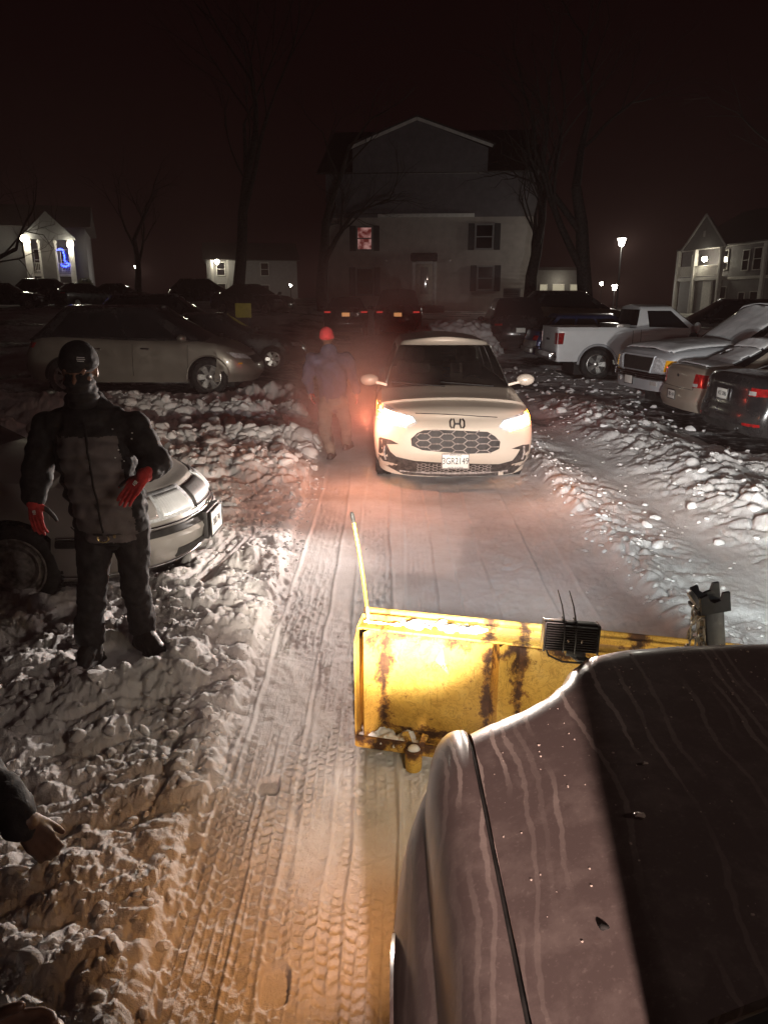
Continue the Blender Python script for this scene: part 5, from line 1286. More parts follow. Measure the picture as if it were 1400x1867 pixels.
simple('skin_mid', (.25, .125, .075), .5, var=.2, scale=30, bump=.1, bscale=200)
# --- the man with the red gloves
man = empty('person', (-1.56, 4.0, .05)); tag(man, 'man in black beanie, dark padded jacket and red gloves standing by the silver saloon', 'person')
RT = man.location
hc = U(146, 678, D=3.93)
headm, HP = head_mesh(hc, (.10, -1, -.22), (0, -.22, 1), 1.06)
hipc = U(203, 940, D=4.0); sh_r = U(82, 768, D=4.02); sh_l = U(250, 768, D=4.02); chest = U(168, 800, D=4.0)
bodyb = MB(); bodyb.v += headm.v; bodyb.f += headm.f; bodyb.mi += headm.mi
neck = U(158, 745, D=4.02); capsule(bodyb, neck, hc + Vector((0, .02, -.05)), .062, .058)
el_r = U(66, 878, D=4.0); wr_r = U(62, 915, D=3.93); el_l = U(285, 845, D=3.98); wr_l = U(262, 868, D=3.80)
kn_r = U(170, 1068, D=3.90); an_r = Vector((-1.700, 3.93, .17)); to_r = Vector((-1.715, 3.73, .085)); kn_l = U(247, 1060, D=3.98); an_l = Vector((-1.455, 4.10, .16)); to_l = Vector((-1.285, 3.95, .080))
hp_r = hipc + Vector((-.095, 0, -.06)); hp_l = hipc + Vector((.10, .02, -.06))
capsule(bodyb, hipc, chest, .12, .15, (.8, 1.1), up=(0, 1, 0)); capsule(bodyb, chest, neck + Vector((0, .02, -.03)), .10, .055, (.7, 1.2), up=(0, 1, 0))
for a, b, c in ((sh_r, el_r, wr_r), (sh_l, el_l, wr_l)): capsule(bodyb, chest.lerp(a, .3) + Vector((0, .02, -.03)), a + Vector((0, 0, -.03)), .07, .05); capsule(bodyb, a, b, .052, .042); capsule(bodyb, b, c, .042, .028)
for a, b, c in ((hp_r, kn_r, an_r), (hp_l, kn_l, an_l)): capsule(bodyb, hipc, a, .11, .085); capsule(bodyb, a, b, .083, .055); capsule(bodyb, b, c, .055, .040)
hand(bodyb, wr_r, (.10, -.15, -1), (1, -.3, 0), (.25, .95, 0), .35, .07, .95); hand(bodyb, wr_l, (-.50, -.35, -.62), (-.8, .0, .55), (.1, .8, -.5), .18, .14, .95)
finish(fuse(bodyb, .0075, 2), 'body', MAT['skin_mid'], man, None, RT)
jk = MB()
capsule(jk, hipc + Vector((0, 0, .0)), chest + Vector((0, .01, -.06)), .190, .190, (.82, 1.06), up=(0, 1, 0)); capsule(jk, chest + Vector((0, .01, -.1)), chest + Vector((0, .02, .07)), .188, .16, (.80, 1.10), up=(0, 1, 0))
capsule(jk, sh_r + Vector((.05, 0, -.03)), neck + Vector((0, .01, -.06)), .088, .10); capsule(jk, sh_l + Vector((-.05, 0, -.03)), neck + Vector((0, .01, -.06)), .088, .10); capsule(jk, neck.lerp(chest, .25), neck + Vector((0, 0, .035)), .11, .088)
capsule(jk, sh_r + Vector((.012, 0, -.03)), el_r, .087, .080); capsule(jk, el_r, wr_r.lerp(el_r, .28), .080, .062); capsule(jk, sh_l + Vector((-.012, 0, -.03)), el_l, .087, .080); capsule(jk, el_l, wr_l.lerp(el_l, .32), .080, .060)
jm = fuse(jk, .012, 3)
def quilt(c):
    q = abs(math.sin((c.z + .02 * math.sin(c.x * 9)) * math.pi / .085)); front = abs(c.x - chest.x - (hipc.x - chest.x) * (chest.z - c.z) / .4) < .19
    return (.018 * q if front else .004 * q) + .013 * mnoise.fractal(Vector((c.x * 8, c.y * 8, c.z * 10)), .8, 2, 3)
jo = finish(jm, 'jacket', [MAT['cloth_black'], MAT['cloth_charcoal']], man, quilt, RT)
for p_ in jo.data.polygons:
    c = p_.center + RT; cx = chest.x + (hipc.x - chest.x) * max(0, (chest.z - c.z)) / .45
    if c.z < 1.40 and -.155 < c.x - cx < .165 and p_.normal.y < .1 and c.z > hipc.z - .12 and (c - el_l).length > .14 and (c - wr_l).length > .10: p_.material_index = 1
def tip(o, pts, r, name, mat, dy=0): m = MB(); m.tube([Vector(p) - RT for p in pts], r, 6); return m.build(name, mat, o)
jbv = bvh_of(jo)
def on_front(x, z):
    h = jbv.ray_cast(Vector((x, 2.5, z)) - RT, Vector((0, 1, 0)))[0]
    return (h + RT + Vector((0, -.003, 0))) if h is not None else None
zl_ = [p for p in (on_front(chest.x + .012 + (hipc.x - chest.x) * k / 14, chest.z + .13 - (chest.z + .13 - hipc.z + .05) * k / 14) for k in range(15)) if p]
tip(jo, zl_, .006, 'zip', MAT['cloth_black'])
for (px, py) in ((198, 842), (203, 828), (227, 797), (226, 808), (190, 790), (212, 850)):
    q = on_front(U(px, py, D=3.8).x, U(px, py, D=3.8).z)
    if q: m = MB(); m.sphere(q - RT, (.005, .003, .004), 5); m.build('snow_fleck', MAT['reflective'], jo)
tr = MB()
capsule(tr, hipc + Vector((-.07, 0, -.02)), hipc + Vector((.07, 0, -.02)), .135, .135, (1, .95))
for a, b, c in ((hp_r, kn_r, an_r), (hp_l, kn_l, an_l)): capsule(tr, a, b, .108, .080); capsule(tr, b, c + Vector((0, 0, .07)), .080, .072); capsule(tr, c + Vector((0, 0, .13)), c + Vector((0, 0, .05)), .086, .084)
to = finish(fuse(tr, .011, 2), 'trousers', MAT['cloth_trouser'], man, lambda c: .012 * mnoise.fractal(Vector((c.x * 9, c.y * 9, c.z * 9 + c.x * 6)), .8, 2, 4) + (.008 * mnoise.noise(Vector((c.x * 12, c.y * 12, c.z * 22))) if c.z < .6 else 0), RT)
for a, t in ((an_r, to_r), (an_l, to_l)):
    b = MB(); boot(b, a, t, .058); bo = finish(fuse(b, .007, 2), 'boot', MAT['boot_leather'], man, folds(30, .003), RT)
    m = MB(); d = (Vector(t) - Vector(a)); d.z = 0; d.normalize(); sd = Vector((-d.y, d.x, 0))
    for k in range(5):
        c0 = Vector(a) + d * (.066 - .004 * k) + Vector((0, 0, -.01 + .028 * k)); m.tube([c0 - sd * .024 - RT, c0 + d * .006 + Vector((0, 0, .008)) - RT, c0 + sd * .024 - RT], .0035, 5)
    m.build('boot_lace', MAT['rubber'], bo)
for (wr, dr, sd, pn, cu, sp, elb) in ((wr_r, (.10, -.15, -1), (1, -.3, 0), (.25, .95, 0), .35, .045, el_r), (wr_l, (-.50, -.35, -.62), (-.8, .0, .55), (.1, .8, -.5), .25, .09, el_l)):
    g = MB(); hand(g, wr, dr, sd, pn, cu, sp, 1.14); eb = (Vector(elb) - Vector(wr)).normalized(); capsule(g, Vector(wr) + eb * .055, Vector(wr) - eb * .005, .046, .040)
    gm = fuse(g, .0048, 1, .4); go = finish(gm, 'glove', [MAT['glove_red'], MAT['glove_palm']], man, None, RT)
    pnv = Vector(pn).normalized(); dv = Vector(dr).normalized(); sv = (Vector(sd) - dv * Vector(sd).dot(dv)).normalized()
    for p_ in go.data.polygons:
        c = p_.center + RT - Vector(wr)
        if p_.normal.dot(pnv) > .55 and c.dot(dv) > .03 or (c.dot(sv) > .056 and c.dot(dv) < .12): p_.material_index = 1
    gb = bvh_of(go); ctr = Vector(wr) + dv * .055 - RT
    mk = MB()
    for (a0, b0, a1, b1) in ((-.012, .012, .004, .012), (-.012, .004, .008, .004), (-.010, -.004, .004, -.004), (.010, .014, .012, -.004)):
        P = [gb.ray_cast(ctr + dv * a + sv * b - pnv * .3, pnv)[0] for a, b in ((a0, b0), (a1, b1))]
        if None not in P: mk.tube([p - pnv * .001 for p in P], .0022, 5)
    if mk.v: mk.build('glove_print', MAT['reflective'], go)
bn = MB(); fw = Vector((.10, -1, -.22)).normalized(); upv = Vector((0, -.22, 1)).normalized()
Mh = Matrix((fw.cross(upv), fw, upv)).transposed().to_4x4(); bn.sphere(HP(0, -.016, .058), (.096, .116, .098), 12, M=Mh); bn.lathe([(.090, .0), (.099, .01), (.100, .045), (.094, .055)], Matrix.Translation(HP(0, -.012, .018)) @ Mh @ Matrix.Diagonal((1, 1.16, 1, 1)), 28)
bo = finish(fuse(bn, .008, 3), 'beanie', MAT['cloth_black'], man, folds(40, .002), RT)
for v in bo.data.vertices: pass
text_mesh('WORK', .026, MAT['reflective'], 'beanie_patch', Matrix.Translation(HP(-.052, .108, .075) - RT) @ Mh @ Matrix.Rotation(R(90), 4, 'X') @ Matrix.Rotation(R(28), 4, 'Y') @ Matrix.Rotation(R(180), 4, 'Y') @ Matrix.Rotation(R(180), 4, 'Y'), bo, ext=.0006) if False else None
bb = bvh_of(bo); pm = MB(); c0 = HP(-.036, .3, .080) - RT
for (dx_, dz_, L_) in ((-.018, .008, .03), (-.02, .0, .034), (-.016, -.008, .028)):
    P = [bb.ray_cast(HP(-.036 + dx_ + t * L_, .3, .085 + dz_ + .25 * (dx_ + t * L_)) - RT, -fw)[0] for t in (0, .33, .66, 1)]
    if None not in P: pm.tube([p + fw * .001 for p in P], .0022, 5)
if pm.v: pm.build('beanie_stitching', MAT['reflective'], bo)
gt = MB(); capsule(gt, HP(0, .018, -.075), neck + Vector((0, -.01, -.02)), .078, .085); gt.sphere(HP(0, .040, -.036), (.076, .086, .068), 10, M=Mh)
finish(fuse(gt, .008, 4), 'neck_gaiter', MAT['cloth_black'], man, lambda c: .004 * math.sin(c.z * 150) + .004 * mnoise.noise(c * 20), RT)
for x_ in (-1, 1):
    e = MB(); e.sphere(HP(x_ * .030, .088, .012) - RT, .0085, 8); e.build('eye', MAT['dark_glass'], man)
bk_ = MB(); q = on_front(hipc.x + .015, hipc.z - .02) or hipc; q = q + Vector((0, -.015, -.055)) - RT
bk_.tube([q + Vector((.030 * math.cos(a), 0, .022 * math.sin(a))) for a in np.linspace(R(150), R(390), 14)], .0055, 6); bk_.box(q + Vector((.062, 0, .012)), (.014, .01, .02), bev=.003); bk_.build('belt_buckle', MAT['brass'], man)
bl_ = MB(); bl_.lathe([(.150, -.02), (.153, -.018), (.153, .018), (.150, .02)], Matrix.Translation(hipc + Vector((0, 0, -.055)) - RT) @ Matrix.Diagonal((1.12, .98, 1, 1)), 40); bl_.build('belt', MAT['boot_leather'], man)

# --- the man in the red hat beside the crossover, walking away from us
D2 = 9.75
def V2(px, py, d=0): return U(px, py, D=D2 + d)
p2 = empty('person', (-.70, D2, 0)); tag(p2, 'man in red knit hat, navy jacket and khaki trousers walking beside the white crossover', 'person'); R2 = p2.location
c2 = V2(596, 617); hm, HP2 = head_mesh(c2, (.25, .95, -.12), (0, .1, 1)); b2 = MB(); b2.v += hm.v; b2.f += hm.f; b2.mi += hm.mi
nk, ch, hi = V2(600, 640), V2(603, 672), V2(608, 725); sr, sl = V2(569, 655), V2(633, 655); er, el, wr2, wl2 = V2(560, 690), V2(643, 692, .1), V2(566, 712, .1), V2(650, 712, .1)
hr_, hl_ = V2(596, 735), V2(620, 735); kr, kl = V2(592, 780, -.05), V2(630, 772, .25); ar_, al_ = V2(603, 822, -.1), V2(632, 806, .55)
def torso(m, k, ex):
    capsule(m, hi, ch, .12 * k, .15 * k, (.8, 1.1), up=(0, 1, 0)); capsule(m, ch, nk, .14 * k, .07 * k, (.8, 1.2), up=(0, 1, 0)); capsule(m, sr.lerp(ch, .25), sl.lerp(ch, .25), .085 * k, .085 * k)
    for a, b, c in ((sr, er, wr2), (sl, el, wl2)): capsule(m, a, b, .058 * ex, .046 * ex); capsule(m, b, c, .046 * ex, .034 * ex)
torso(b2, 1, 1)
for a, b, c in ((hr_, kr, ar_), (hl_, kl, al_)): capsule(b2, hi, a, .11, .09); capsule(b2, a, b, .085, .06); capsule(b2, b, c, .058, .042)
hand(b2, wl2, (.1, .1, -1), (0, 1, 0), (-1, .1, 0), .5, .05, .95); hand(b2, wr2, (.05, .2, -1), (0, 1, 0), (1, .1, 0), .5, .05, .95)
finish(fuse(b2, .010, 2), 'body', MAT['skin_dark'], p2, None, R2)
j2 = MB(); torso(j2, 1.30, 1.6); capsule(j2, hi + Vector((0, 0, -.04)), hi + Vector((0, 0, .1)), .165, .17, (.8, 1.05), up=(0, 1, 0)); capsule(j2, nk, nk + Vector((0, 0, .03)), .085, .08); finish(fuse(j2, .014, 3), 'jacket', MAT['cloth_navy'], p2, folds(8, .016), R2)
t2 = MB(); capsule(t2, hi + Vector((-.05, 0, -.05)), hi + Vector((.05, 0, -.05)), .14, .14)
for a, b, c in ((hr_, kr, ar_), (hl_, kl, al_)): capsule(t2, a, b, .108, .085); capsule(t2, b, c + Vector((0, 0, .02)), .085, .075)
finish(fuse(t2, .013, 2), 'trousers', MAT['cloth_khaki'], p2, folds(9, .012, 2), R2)
for a, dx in ((ar_, .02), (al_, .05)):
    b = MB(); boot(b, a + Vector((0, 0, .03)), a + Vector((dx, .17, -.055)), .05); finish(fuse(b, .009, 2), 'boot', MAT['boot_leather'], p2, None, R2)
h2 = MB(); f2 = Vector((.25, .95, -.12)).normalized(); u2 = Vector((0, .1, 1)).normalized(); M2 = Matrix((f2.cross(u2), f2, u2)).transposed().to_4x4(); h2.sphere(HP2(0, -.022, .050), (.088, .104, .098), 12, M=M2); h2.lathe([(.086, -.01), (.095, .0), (.096, .035), (.088, .045)], Matrix.Translation(HP2(0, -.012, .0)) @ M2 @ Matrix.Diagonal((1, 1.15, 1, 1)), 28)
finish(fuse(h2, .009, 3), 'knit_hat', MAT['knit_red'], p2, None, R2)
for w, pn in ((wl2, (-1, .1, 0)), (wr2, (1, .1, 0))):
    g = MB(); hand(g, w, (.1, .1, -1), (0, 1, 0), pn, .5, .05, 1.15); go = finish(fuse(g, .007, 1), 'glove', MAT['glove_red'], p2, None, R2)
    m = MB()
    for k in range(3): q = Vector(w) - R2 + Vector((.0, -.05, -.05 - .02 * k)); m.tube([q + Vector((-.02, 0, 0)), q + Vector((.02, .0, -.01))], .004, 5)
    m.build('glove_print', MAT['glove_tan'], go)

# --- the person just past the left edge of the frame: only forearm and hands reach in
p3 = empty('person', (-1.30, 1.30, .05)); tag(p3, 'person in a black sleeve whose bare hand reaches in from the near left edge', 'person'); R3 = p3.location
b3 = MB(); N3 = Vector((-1.30, 1.25, 1.52)); C3 = Vector((-1.32, 1.25, 1.28)); I3 = Vector((-1.34, 1.25, .95))
hm, HP3 = head_mesh(Vector((-1.27, 1.22, 1.72)), (1, .1, -.2), (.2, 0, 1)); b3.v += hm.v; b3.f += hm.f; b3.mi += hm.mi
capsule(b3, N3, Vector((-1.28, 1.23, 1.66)), .06, .058); S3a, S3b = Vector((-1.30, 1.45, 1.45)), Vector((-1.30, 1.03, 1.45))
wA = U(42, 1497, D=1.33); eA = Vector((-1.06, 1.52, 1.16)); wB = U(-55, 1900, D=.93); eB = Vector((-1.06, 1.0, 1.10))
def torso3(m, k, ex):
    capsule(m, I3, C3, .13 * k, .15 * k, (1.1, .8), up=(0, 1, 0)); capsule(m, C3, N3, .14 * k, .07 * k, (1.2, .8), up=(0, 1, 0)); capsule(m, S3a.lerp(C3, .2), S3b.lerp(C3, .2), .08 * k, .08 * k)
    for a, b, c in ((S3a, eA, wA), (S3b, eB, wB)): capsule(m, a, b, .055 * ex, .046 * ex); capsule(m, b, c.lerp(b, .02 if ex > 1 else 0), .046 * ex, (.032 if ex == 1 else .029) * ex)
torso3(b3, 1, 1)
L3 = [(Vector((-1.34, 1.36, .88)), Vector((-1.30, 1.40, .50)), Vector((-1.34, 1.42, .18))), (Vector((-1.34, 1.14, .88)), Vector((-1.30, 1.08, .50)), Vector((-1.34, 1.04, .18)))]
for a, b, c in L3: capsule(b3, I3, a, .11, .09); capsule(b3, a, b, .085, .06); capsule(b3, b, c, .058, .042)
hand(b3, wA, (.40, .10, -.86), (.75, .5, .4), (-.5, .75, -.2), .50, .02, .80, .40); hand(b3, wB, (.9, .25, .05), (.1, .3, 1), (0, -1, 0), .6, .04, .98)
finish(fuse(b3, .005, 1), 'body', MAT['skin_dark'], p3, None, R3)
j3 = MB(); torso3(j3, 1.3, 1.55); finish(fuse(j3, .011, 3), 'jacket', MAT['cloth_black'], p3, folds(12, .012), R3)
t3 = MB()
for a, b, c in L3: capsule(t3, I3, a, .14, .115); capsule(t3, a, b, .11, .085); capsule(t3, b, c, .085, .075)
finish(fuse(t3, .013, 2), 'trousers', MAT['cloth_trouser'], p3, folds(9, .012), R3)
for a, b, c in L3:
    q = MB(); boot(q, c, c + Vector((.17, .02, -.08)), .05); finish(fuse(q, .009, 2), 'boot', MAT['boot_leather'], p3, None, R3)
q = MB(); q.sphere(HP3(0, -.014, .06), (.10, .10, .10), 10); finish(fuse(q, .01, 3), 'beanie', MAT['cloth_black'], p3, None, R3)
# ---------------------------------------------------------------- buildings, trees, lamps, snow
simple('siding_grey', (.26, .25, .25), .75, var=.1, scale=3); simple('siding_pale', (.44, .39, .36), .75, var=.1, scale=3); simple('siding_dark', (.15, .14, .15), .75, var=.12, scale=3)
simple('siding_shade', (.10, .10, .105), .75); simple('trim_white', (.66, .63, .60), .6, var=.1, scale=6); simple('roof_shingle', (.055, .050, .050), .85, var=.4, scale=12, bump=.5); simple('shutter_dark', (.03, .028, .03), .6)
simple('window_dark', (.016, .015, .018), .08, spec=.8); simple('door_white', (.58, .53, .46), .5); simple('bark', (.045, .036, .031), .9, var=.5, scale=10, bump=.8, bscale=30); simple('twig', (.045, .036, .031), .9, var=.3)
emit('porch_lit', (1, .93, .70), 75); emit('lantern_lit', (1, .96, .82), 80); emit('blue_lit', (.03, .06, 1.0), 9); emit('window_lit', (1, .40, .32), .30); emit('far_lit', (1, .92, .72), 45)
_w = MAT['window_lit'].node_tree; _n = _w.nodes.new('ShaderNodeTexNoise'); _n.inputs['Scale'].default_value = 3.5; _n.inputs['Detail'].default_value = 5; _tc = _w.nodes.new('ShaderNodeTexCoord'); _w.links.new(_tc.outputs['Object'], _n.inputs['Vector'])
_r = _w.nodes.new('ShaderNodeValToRGB'); _r.color_ramp.elements[0].position = .4; _r.color_ramp.elements[0].color = (.22, .03, .025, 1); _r.color_ramp.elements[1].position = .62; _r.color_ramp.elements[1].color = (1, .5, .45, 1); _w.links.new(_n.outputs[0], _r.inputs[0]); _w.links.new(_r.outputs[0], _w.nodes['Principled BSDF'].inputs['Emission Color'])
def plank_wall(mb, a, b, z0, z1, t=.14, pitch=.19, mi=0, out=None):
    """lap siding: a wall slab with one shadow line per board; a->b in plan, `out` is the outward side"""
    a = Vector((*a, 0)); b = Vector((*b, 0)); d = (b - a).normalized(); n = Vector((d.y, -d.x, 0)) if out is None else Vector((*out, 0))
    k = max(1, int(round((z1 - z0) / pitch))); h = (z1 - z0) / k; P = []
    for i in range(k):
        for (o, z) in ((.022, z0 + h * i), (.004, z0 + h * (i + 1))): P.append((o, z))
    vs = [a + n * o + Vector((0, 0, z)) for o, z in P] + [b + n * o + Vector((0, 0, z)) for o, z in P]; m = len(P)
    back = [a - n * t + Vector((0, 0, z0)), a - n * t + Vector((0, 0, z1)), b - n * t + Vector((0, 0, z0)), b - n * t + Vector((0, 0, z1))]
    fs = [(i, m + i, m + i + 1, i + 1) for i in range(m - 1)]
    mb.add(vs + back, fs + [(2 * m, 2 * m + 1, 2 * m + 3, 2 * m + 2), (0, m - 1, 2 * m + 1, 2 * m), (m, 2 * m + 2, 2 * m + 3, 2 * m - 1), (m - 1, 2 * m - 1, 2 * m + 3, 2 * m + 1)], mi)
def window(root, M, w, h, lit=None, shutters=True, frame='trim_white'):
    """local x across, z up, -y towards the viewer; centred"""
    f = MB(); t = .07
    for c, s in (((0, 0, h / 2), (w + 2 * t, .08, t)), ((0, 0, -h / 2), (w + 2 * t, .10, t)), ((-w / 2 - t / 2, 0, 0), (t, .08, h - t)), ((w / 2 + t / 2, 0, 0), (t, .08, h - t)), ((0, .0, 0), (w, .06, .05))): f.box(c, s)
    me = f.mesh('window', MAT[frame], smooth=False); me.transform(M); wo = link_mesh('window', me, root)
    p = MB(); p.box((0, .015, 0), (w, .02, h - .02)); me = p.mesh('pane', MAT[lit] if lit else MAT['window_dark'], smooth=False); me.transform(M); link_mesh('pane', me, wo)
    if shutters:
        for s in (-1, 1):
            q = MB(); q.box((s * (w / 2 + t + .17), .0, 0), (.30, .05, h + .1), bev=.008)
            for k in range(int(h / .12)): q.box((s * (w / 2 + t + .17), -.03, -h / 2 + .08 + k * .12), (.23, .02, .06))
            me = q.mesh('shutter', MAT['shutter_dark'], smooth=False); me.transform(M); link_mesh('shutter', me, root)
# --- end building across the lot (axes: x along the front, -y towards us)
def put(o, sc): o.scale = (sc, sc, sc); return o
q_ = U(763, 556, D=48)
EB = put(empty('apartment_building', (q_.x, 48, q_.z), R(-4)), 1.263); tag(EB, 'three storey gabled apartment building with an awning door facing down the lane', 'building')
mb = MB(); plank_wall(mb, (-4.5, 0), (5.55, 0), -1.6, 2.30); mb.build('ground_storey_wall', MAT['siding_pale'], EB, smooth=False)
mb = MB(); plank_wall(mb, (-4.5, 0), (5.55, 0), 2.30, 4.05); mb.build('middle_storey_wall', MAT['siding_pale'], EB, smooth=False)
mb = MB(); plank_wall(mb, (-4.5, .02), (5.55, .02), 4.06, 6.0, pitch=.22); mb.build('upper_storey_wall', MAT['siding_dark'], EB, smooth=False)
mb = MB()
for s in (-4.45, 5.5): mb.box((s, 6.6, 2.2), (.1, 12.9, 7.6))
mb.build('side_wall', MAT['siding_grey'], EB, smooth=False)
for (x0, x1, z) in ((-2.0, 2.6, 4.12), (-2.3, 2.95, 6.05)):
    m = MB(); m.box(((x0 + x1) / 2, -.07, z), (x1 - x0, .16, .16), bev=.01); m.build('band_course', MAT['trim_white'], EB)
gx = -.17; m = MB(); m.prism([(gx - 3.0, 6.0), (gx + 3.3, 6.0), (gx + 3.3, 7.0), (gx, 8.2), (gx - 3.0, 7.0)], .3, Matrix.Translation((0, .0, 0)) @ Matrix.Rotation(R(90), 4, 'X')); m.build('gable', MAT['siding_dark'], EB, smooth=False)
m = MB()
for s, L in ((-1, 3.1), (1, 3.5)): m.bar((gx, -.42, 8.24), (gx + s * L, -.42, 7.05), .13, .05, up=(0, 1, 0))
m.build('gable_trim', MAT['trim_white'], EB)
m = MB(); m.add([(-4.9, -.2, 5.95), (5.9, -.2, 5.95), (5.9, 6.5, 9.0), (-4.9, 6.5, 9.0), (-4.9, 13.4, 5.95), (5.9, 13.4, 5.95)], [(0, 1, 2, 3), (3, 2, 5, 4)])
for s, L in ((-1, 3.2), (1, 3.6)): m.add([(gx, -.48, 8.31), (gx + s * L, -.48, 7.08), (gx + s * L, 5, 7.1), (gx, 5, 8.33)], [(0, 1, 2, 3)])
ro = m.build('roof', MAT['roof_shingle'], EB, smooth=False); so = ro.modifiers.new('t', 'SOLIDIFY'); so.thickness = .08; so.offset = 1
for (x, z, w, h, lit) in ((-2.65, 3.10, .66, 1.05, 'window_lit'), (-2.65, 1.1, .75, 1.25, None), (3.10, 3.15, .75, 1.1, None), (3.22, 1.25, .68, 1.10, None)): window(EB, Matrix.Translation((x, -.07, z)), w, h, lit, True, 'siding_grey')
d = MB(); d.box((.25, -.07, .95), (.80, .10, 1.90), bev=.01); do = d.build('door', MAT['door_white'], EB)
d = MB(); d.box((0.27, -.13, 1.15), (.40, .02, 1.25), bev=.005); d.build('door_glass', MAT['clear_lens'], do); d = MB(); d.sphere((-.06, -.15, .95), .03, 6); d.build('handle', MAT['brass'], do)
d = MB()
for c, s in (((-.25, -.05, 1.0), (.18, .12, 2.0)), ((.75, -.05, 1.0), (.18, .12, 2.0)), ((.25, -.05, 1.98), (.82, .12, .12))): d.box(c, s, bev=.01)
d.build('door_surround', MAT['trim_white'], EB)
d = MB(); d.box((.25, -.35, 2.22), (1.3, .6, .36), bev=.08); d.build('awning', MAT['roof_shingle'], EB)
d = MB(); d.box((.25, -.9, -.14), (2.0, 1.6, .2)); d.box((.25, -2.0, -.32), (2.0, .5, .2)); d.box((.25, -2.5, -.50), (2.0, .5, .2)); d.build('front_steps', MAT['siding_grey'], EB, smooth=False)
for px in (-1.6, 1.5):
    m = MB(); m.box((px, -.1, 2.1), (.10, .12, .14), bev=.02); m.build('wall_lamp', MAT['clear_lens'], EB)
ac = empty('air_conditioner', U(932, 548, D=46.8)); ac.rotation_euler = EB.rotation_euler; tag(ac, 'grey air conditioner box standing before the end building right of its window', 'air conditioner')
d = MB(); d.box((0, 0, .2), (1.0, .6, 1.0), bev=.04); d.build('housing', MAT['siding_dark'], ac)
d = MB()
for k in range(8): d.box((0, -.31, -.15 + .1 * k), (.85, .03, .04))
d.build('louvre_grille', MAT['dark_trim'], ac)
# --- balconies, porch lamps
def balcony(root, x0, x1, z, depth, y0=0, mat='trim_white', pick=.14):
    m = MB(); m.box(((x0 + x1) / 2, y0 - depth / 2, z - .14), (x1 - x0, depth, .26)); m.build('balcony_floor', MAT[mat], root, smooth=False)
    m = MB(); m.box(((x0 + x1) / 2, y0 - depth + .05, z + .95), (x1 - x0, .07, .07)); m.box(((x0 + x1) / 2, y0 - depth + .05, z + .1), (x1 - x0, .06, .06)); k = int((x1 - x0) / pick)
    for i in range(k + 1): m.box((x0 + (x1 - x0) * i / k, y0 - depth + .05, z + .52), (.045, .035, .80))
    m.build('railing', MAT[mat], root, smooth=False)
def porch_lamp(root, x, y, z, watts, r=.2):
    m = MB(); m.box((x, y + .14, z + .04), (.2, .2, .3), bev=.03); lo = m.build('porch_lamp', MAT['dark_trim'], root); m = MB(); m.sphere((x, y - .10, z), (r, r, r * .9), 8); m.build('globe', MAT['porch_lit'], lo)
    M = Matrix.Translation(root.location) @ Matrix.Rotation(root.rotation_euler.z, 4, 'Z'); point('porch_light', M @ Vector((x, y - .5, z - .1)), watts, (1, .93, .70), .2)
def win_row(root, spec, sh):
    for (x, z, w, h) in spec: window(root, Matrix.Translation((x, -.07, z)), w, h, None, sh)
q_ = U(98, 540, D=78)
PB = empty('apartment_building', (q_.x, 78, 1.7), R(18)); tag(PB, 'two storey building with two lit porch columns and blue string lights at far left', 'building')
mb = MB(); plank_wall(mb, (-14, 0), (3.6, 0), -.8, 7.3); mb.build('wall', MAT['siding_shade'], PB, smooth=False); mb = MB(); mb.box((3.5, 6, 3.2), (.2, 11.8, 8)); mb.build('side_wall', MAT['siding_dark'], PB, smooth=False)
m = MB(); m.add([(-14.5, -.5, 7.2), (4.2, -.5, 7.2), (4.2, 6, 9.8), (-14.5, 6, 9.8), (-14.5, 12.4, 7.2), (4.2, 12.4, 7.2)], [(0, 1, 2, 3), (3, 2, 5, 4)]); ro = m.build('roof', MAT['roof_shingle'], PB, smooth=False); so = ro.modifiers.new('t', 'SOLIDIFY'); so.thickness = .12; so.offset = 1
for (x, w) in ((-1.65, .60), (-.62, .18), (.85, .18), (2.25, .48)):
    m = MB(); m.box((x, -1.6, 2.6), (w, .3, 6.8), bev=.01)
    for k in range(2): m.box((x, -1.6, -.6 + 6.4 * k), (w + .1, .40, .2), bev=.01)
    m.build('porch_column', MAT['trim_white'], PB)
m = MB(); plank_wall(m, (-.50, -1.5), (.74, -1.5), -.8, 6.0); m.build('porch_screen_wall', MAT['siding_grey'], PB, smooth=False)
balcony(PB, -1.33, -.73, 2.9, 1.6); balcony(PB, .96, 1.98, 2.9, 1.6)
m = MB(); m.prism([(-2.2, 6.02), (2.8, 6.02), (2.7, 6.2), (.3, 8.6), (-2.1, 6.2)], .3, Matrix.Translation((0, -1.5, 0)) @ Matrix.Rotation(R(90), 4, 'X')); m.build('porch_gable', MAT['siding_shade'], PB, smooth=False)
win_row(PB, [(-1.05, 1.0, .5, 2.0), (1.5, 1.0, .7, 2.0), (-1.05, 4.2, .5, 2.0), (1.5, 4.2, .7, 2.0)], False); win_row(PB, [(-5.5, 1.4, 1.1, 1.5), (-5.5, 4.6, 1.1, 1.5)], True)
porch_lamp(PB, -1.8, -1.9, 6.05, 45, .34); porch_lamp(PB, 2.25, -1.95, 5.6, 45, .30)
BL = empty('string_lights', PB.location); BL.rotation_euler = PB.rotation_euler; tag(BL, 'blue festive string lights hung on the balcony of the far left building', 'string lights')
path = [(1.05, 5.1), (1.3, 5.2), (1.5, 5.0), (1.58, 4.7), (1.6, 4.4), (1.55, 4.1), (1.75, 3.9), (1.95, 3.7), (1.7, 3.55), (1.4, 3.55), (1.15, 3.75)]
m = MB(); m.tube([(x, -1.72, z) for x, z in path], .015, 5); m.build('wire', MAT['rubber'], BL)
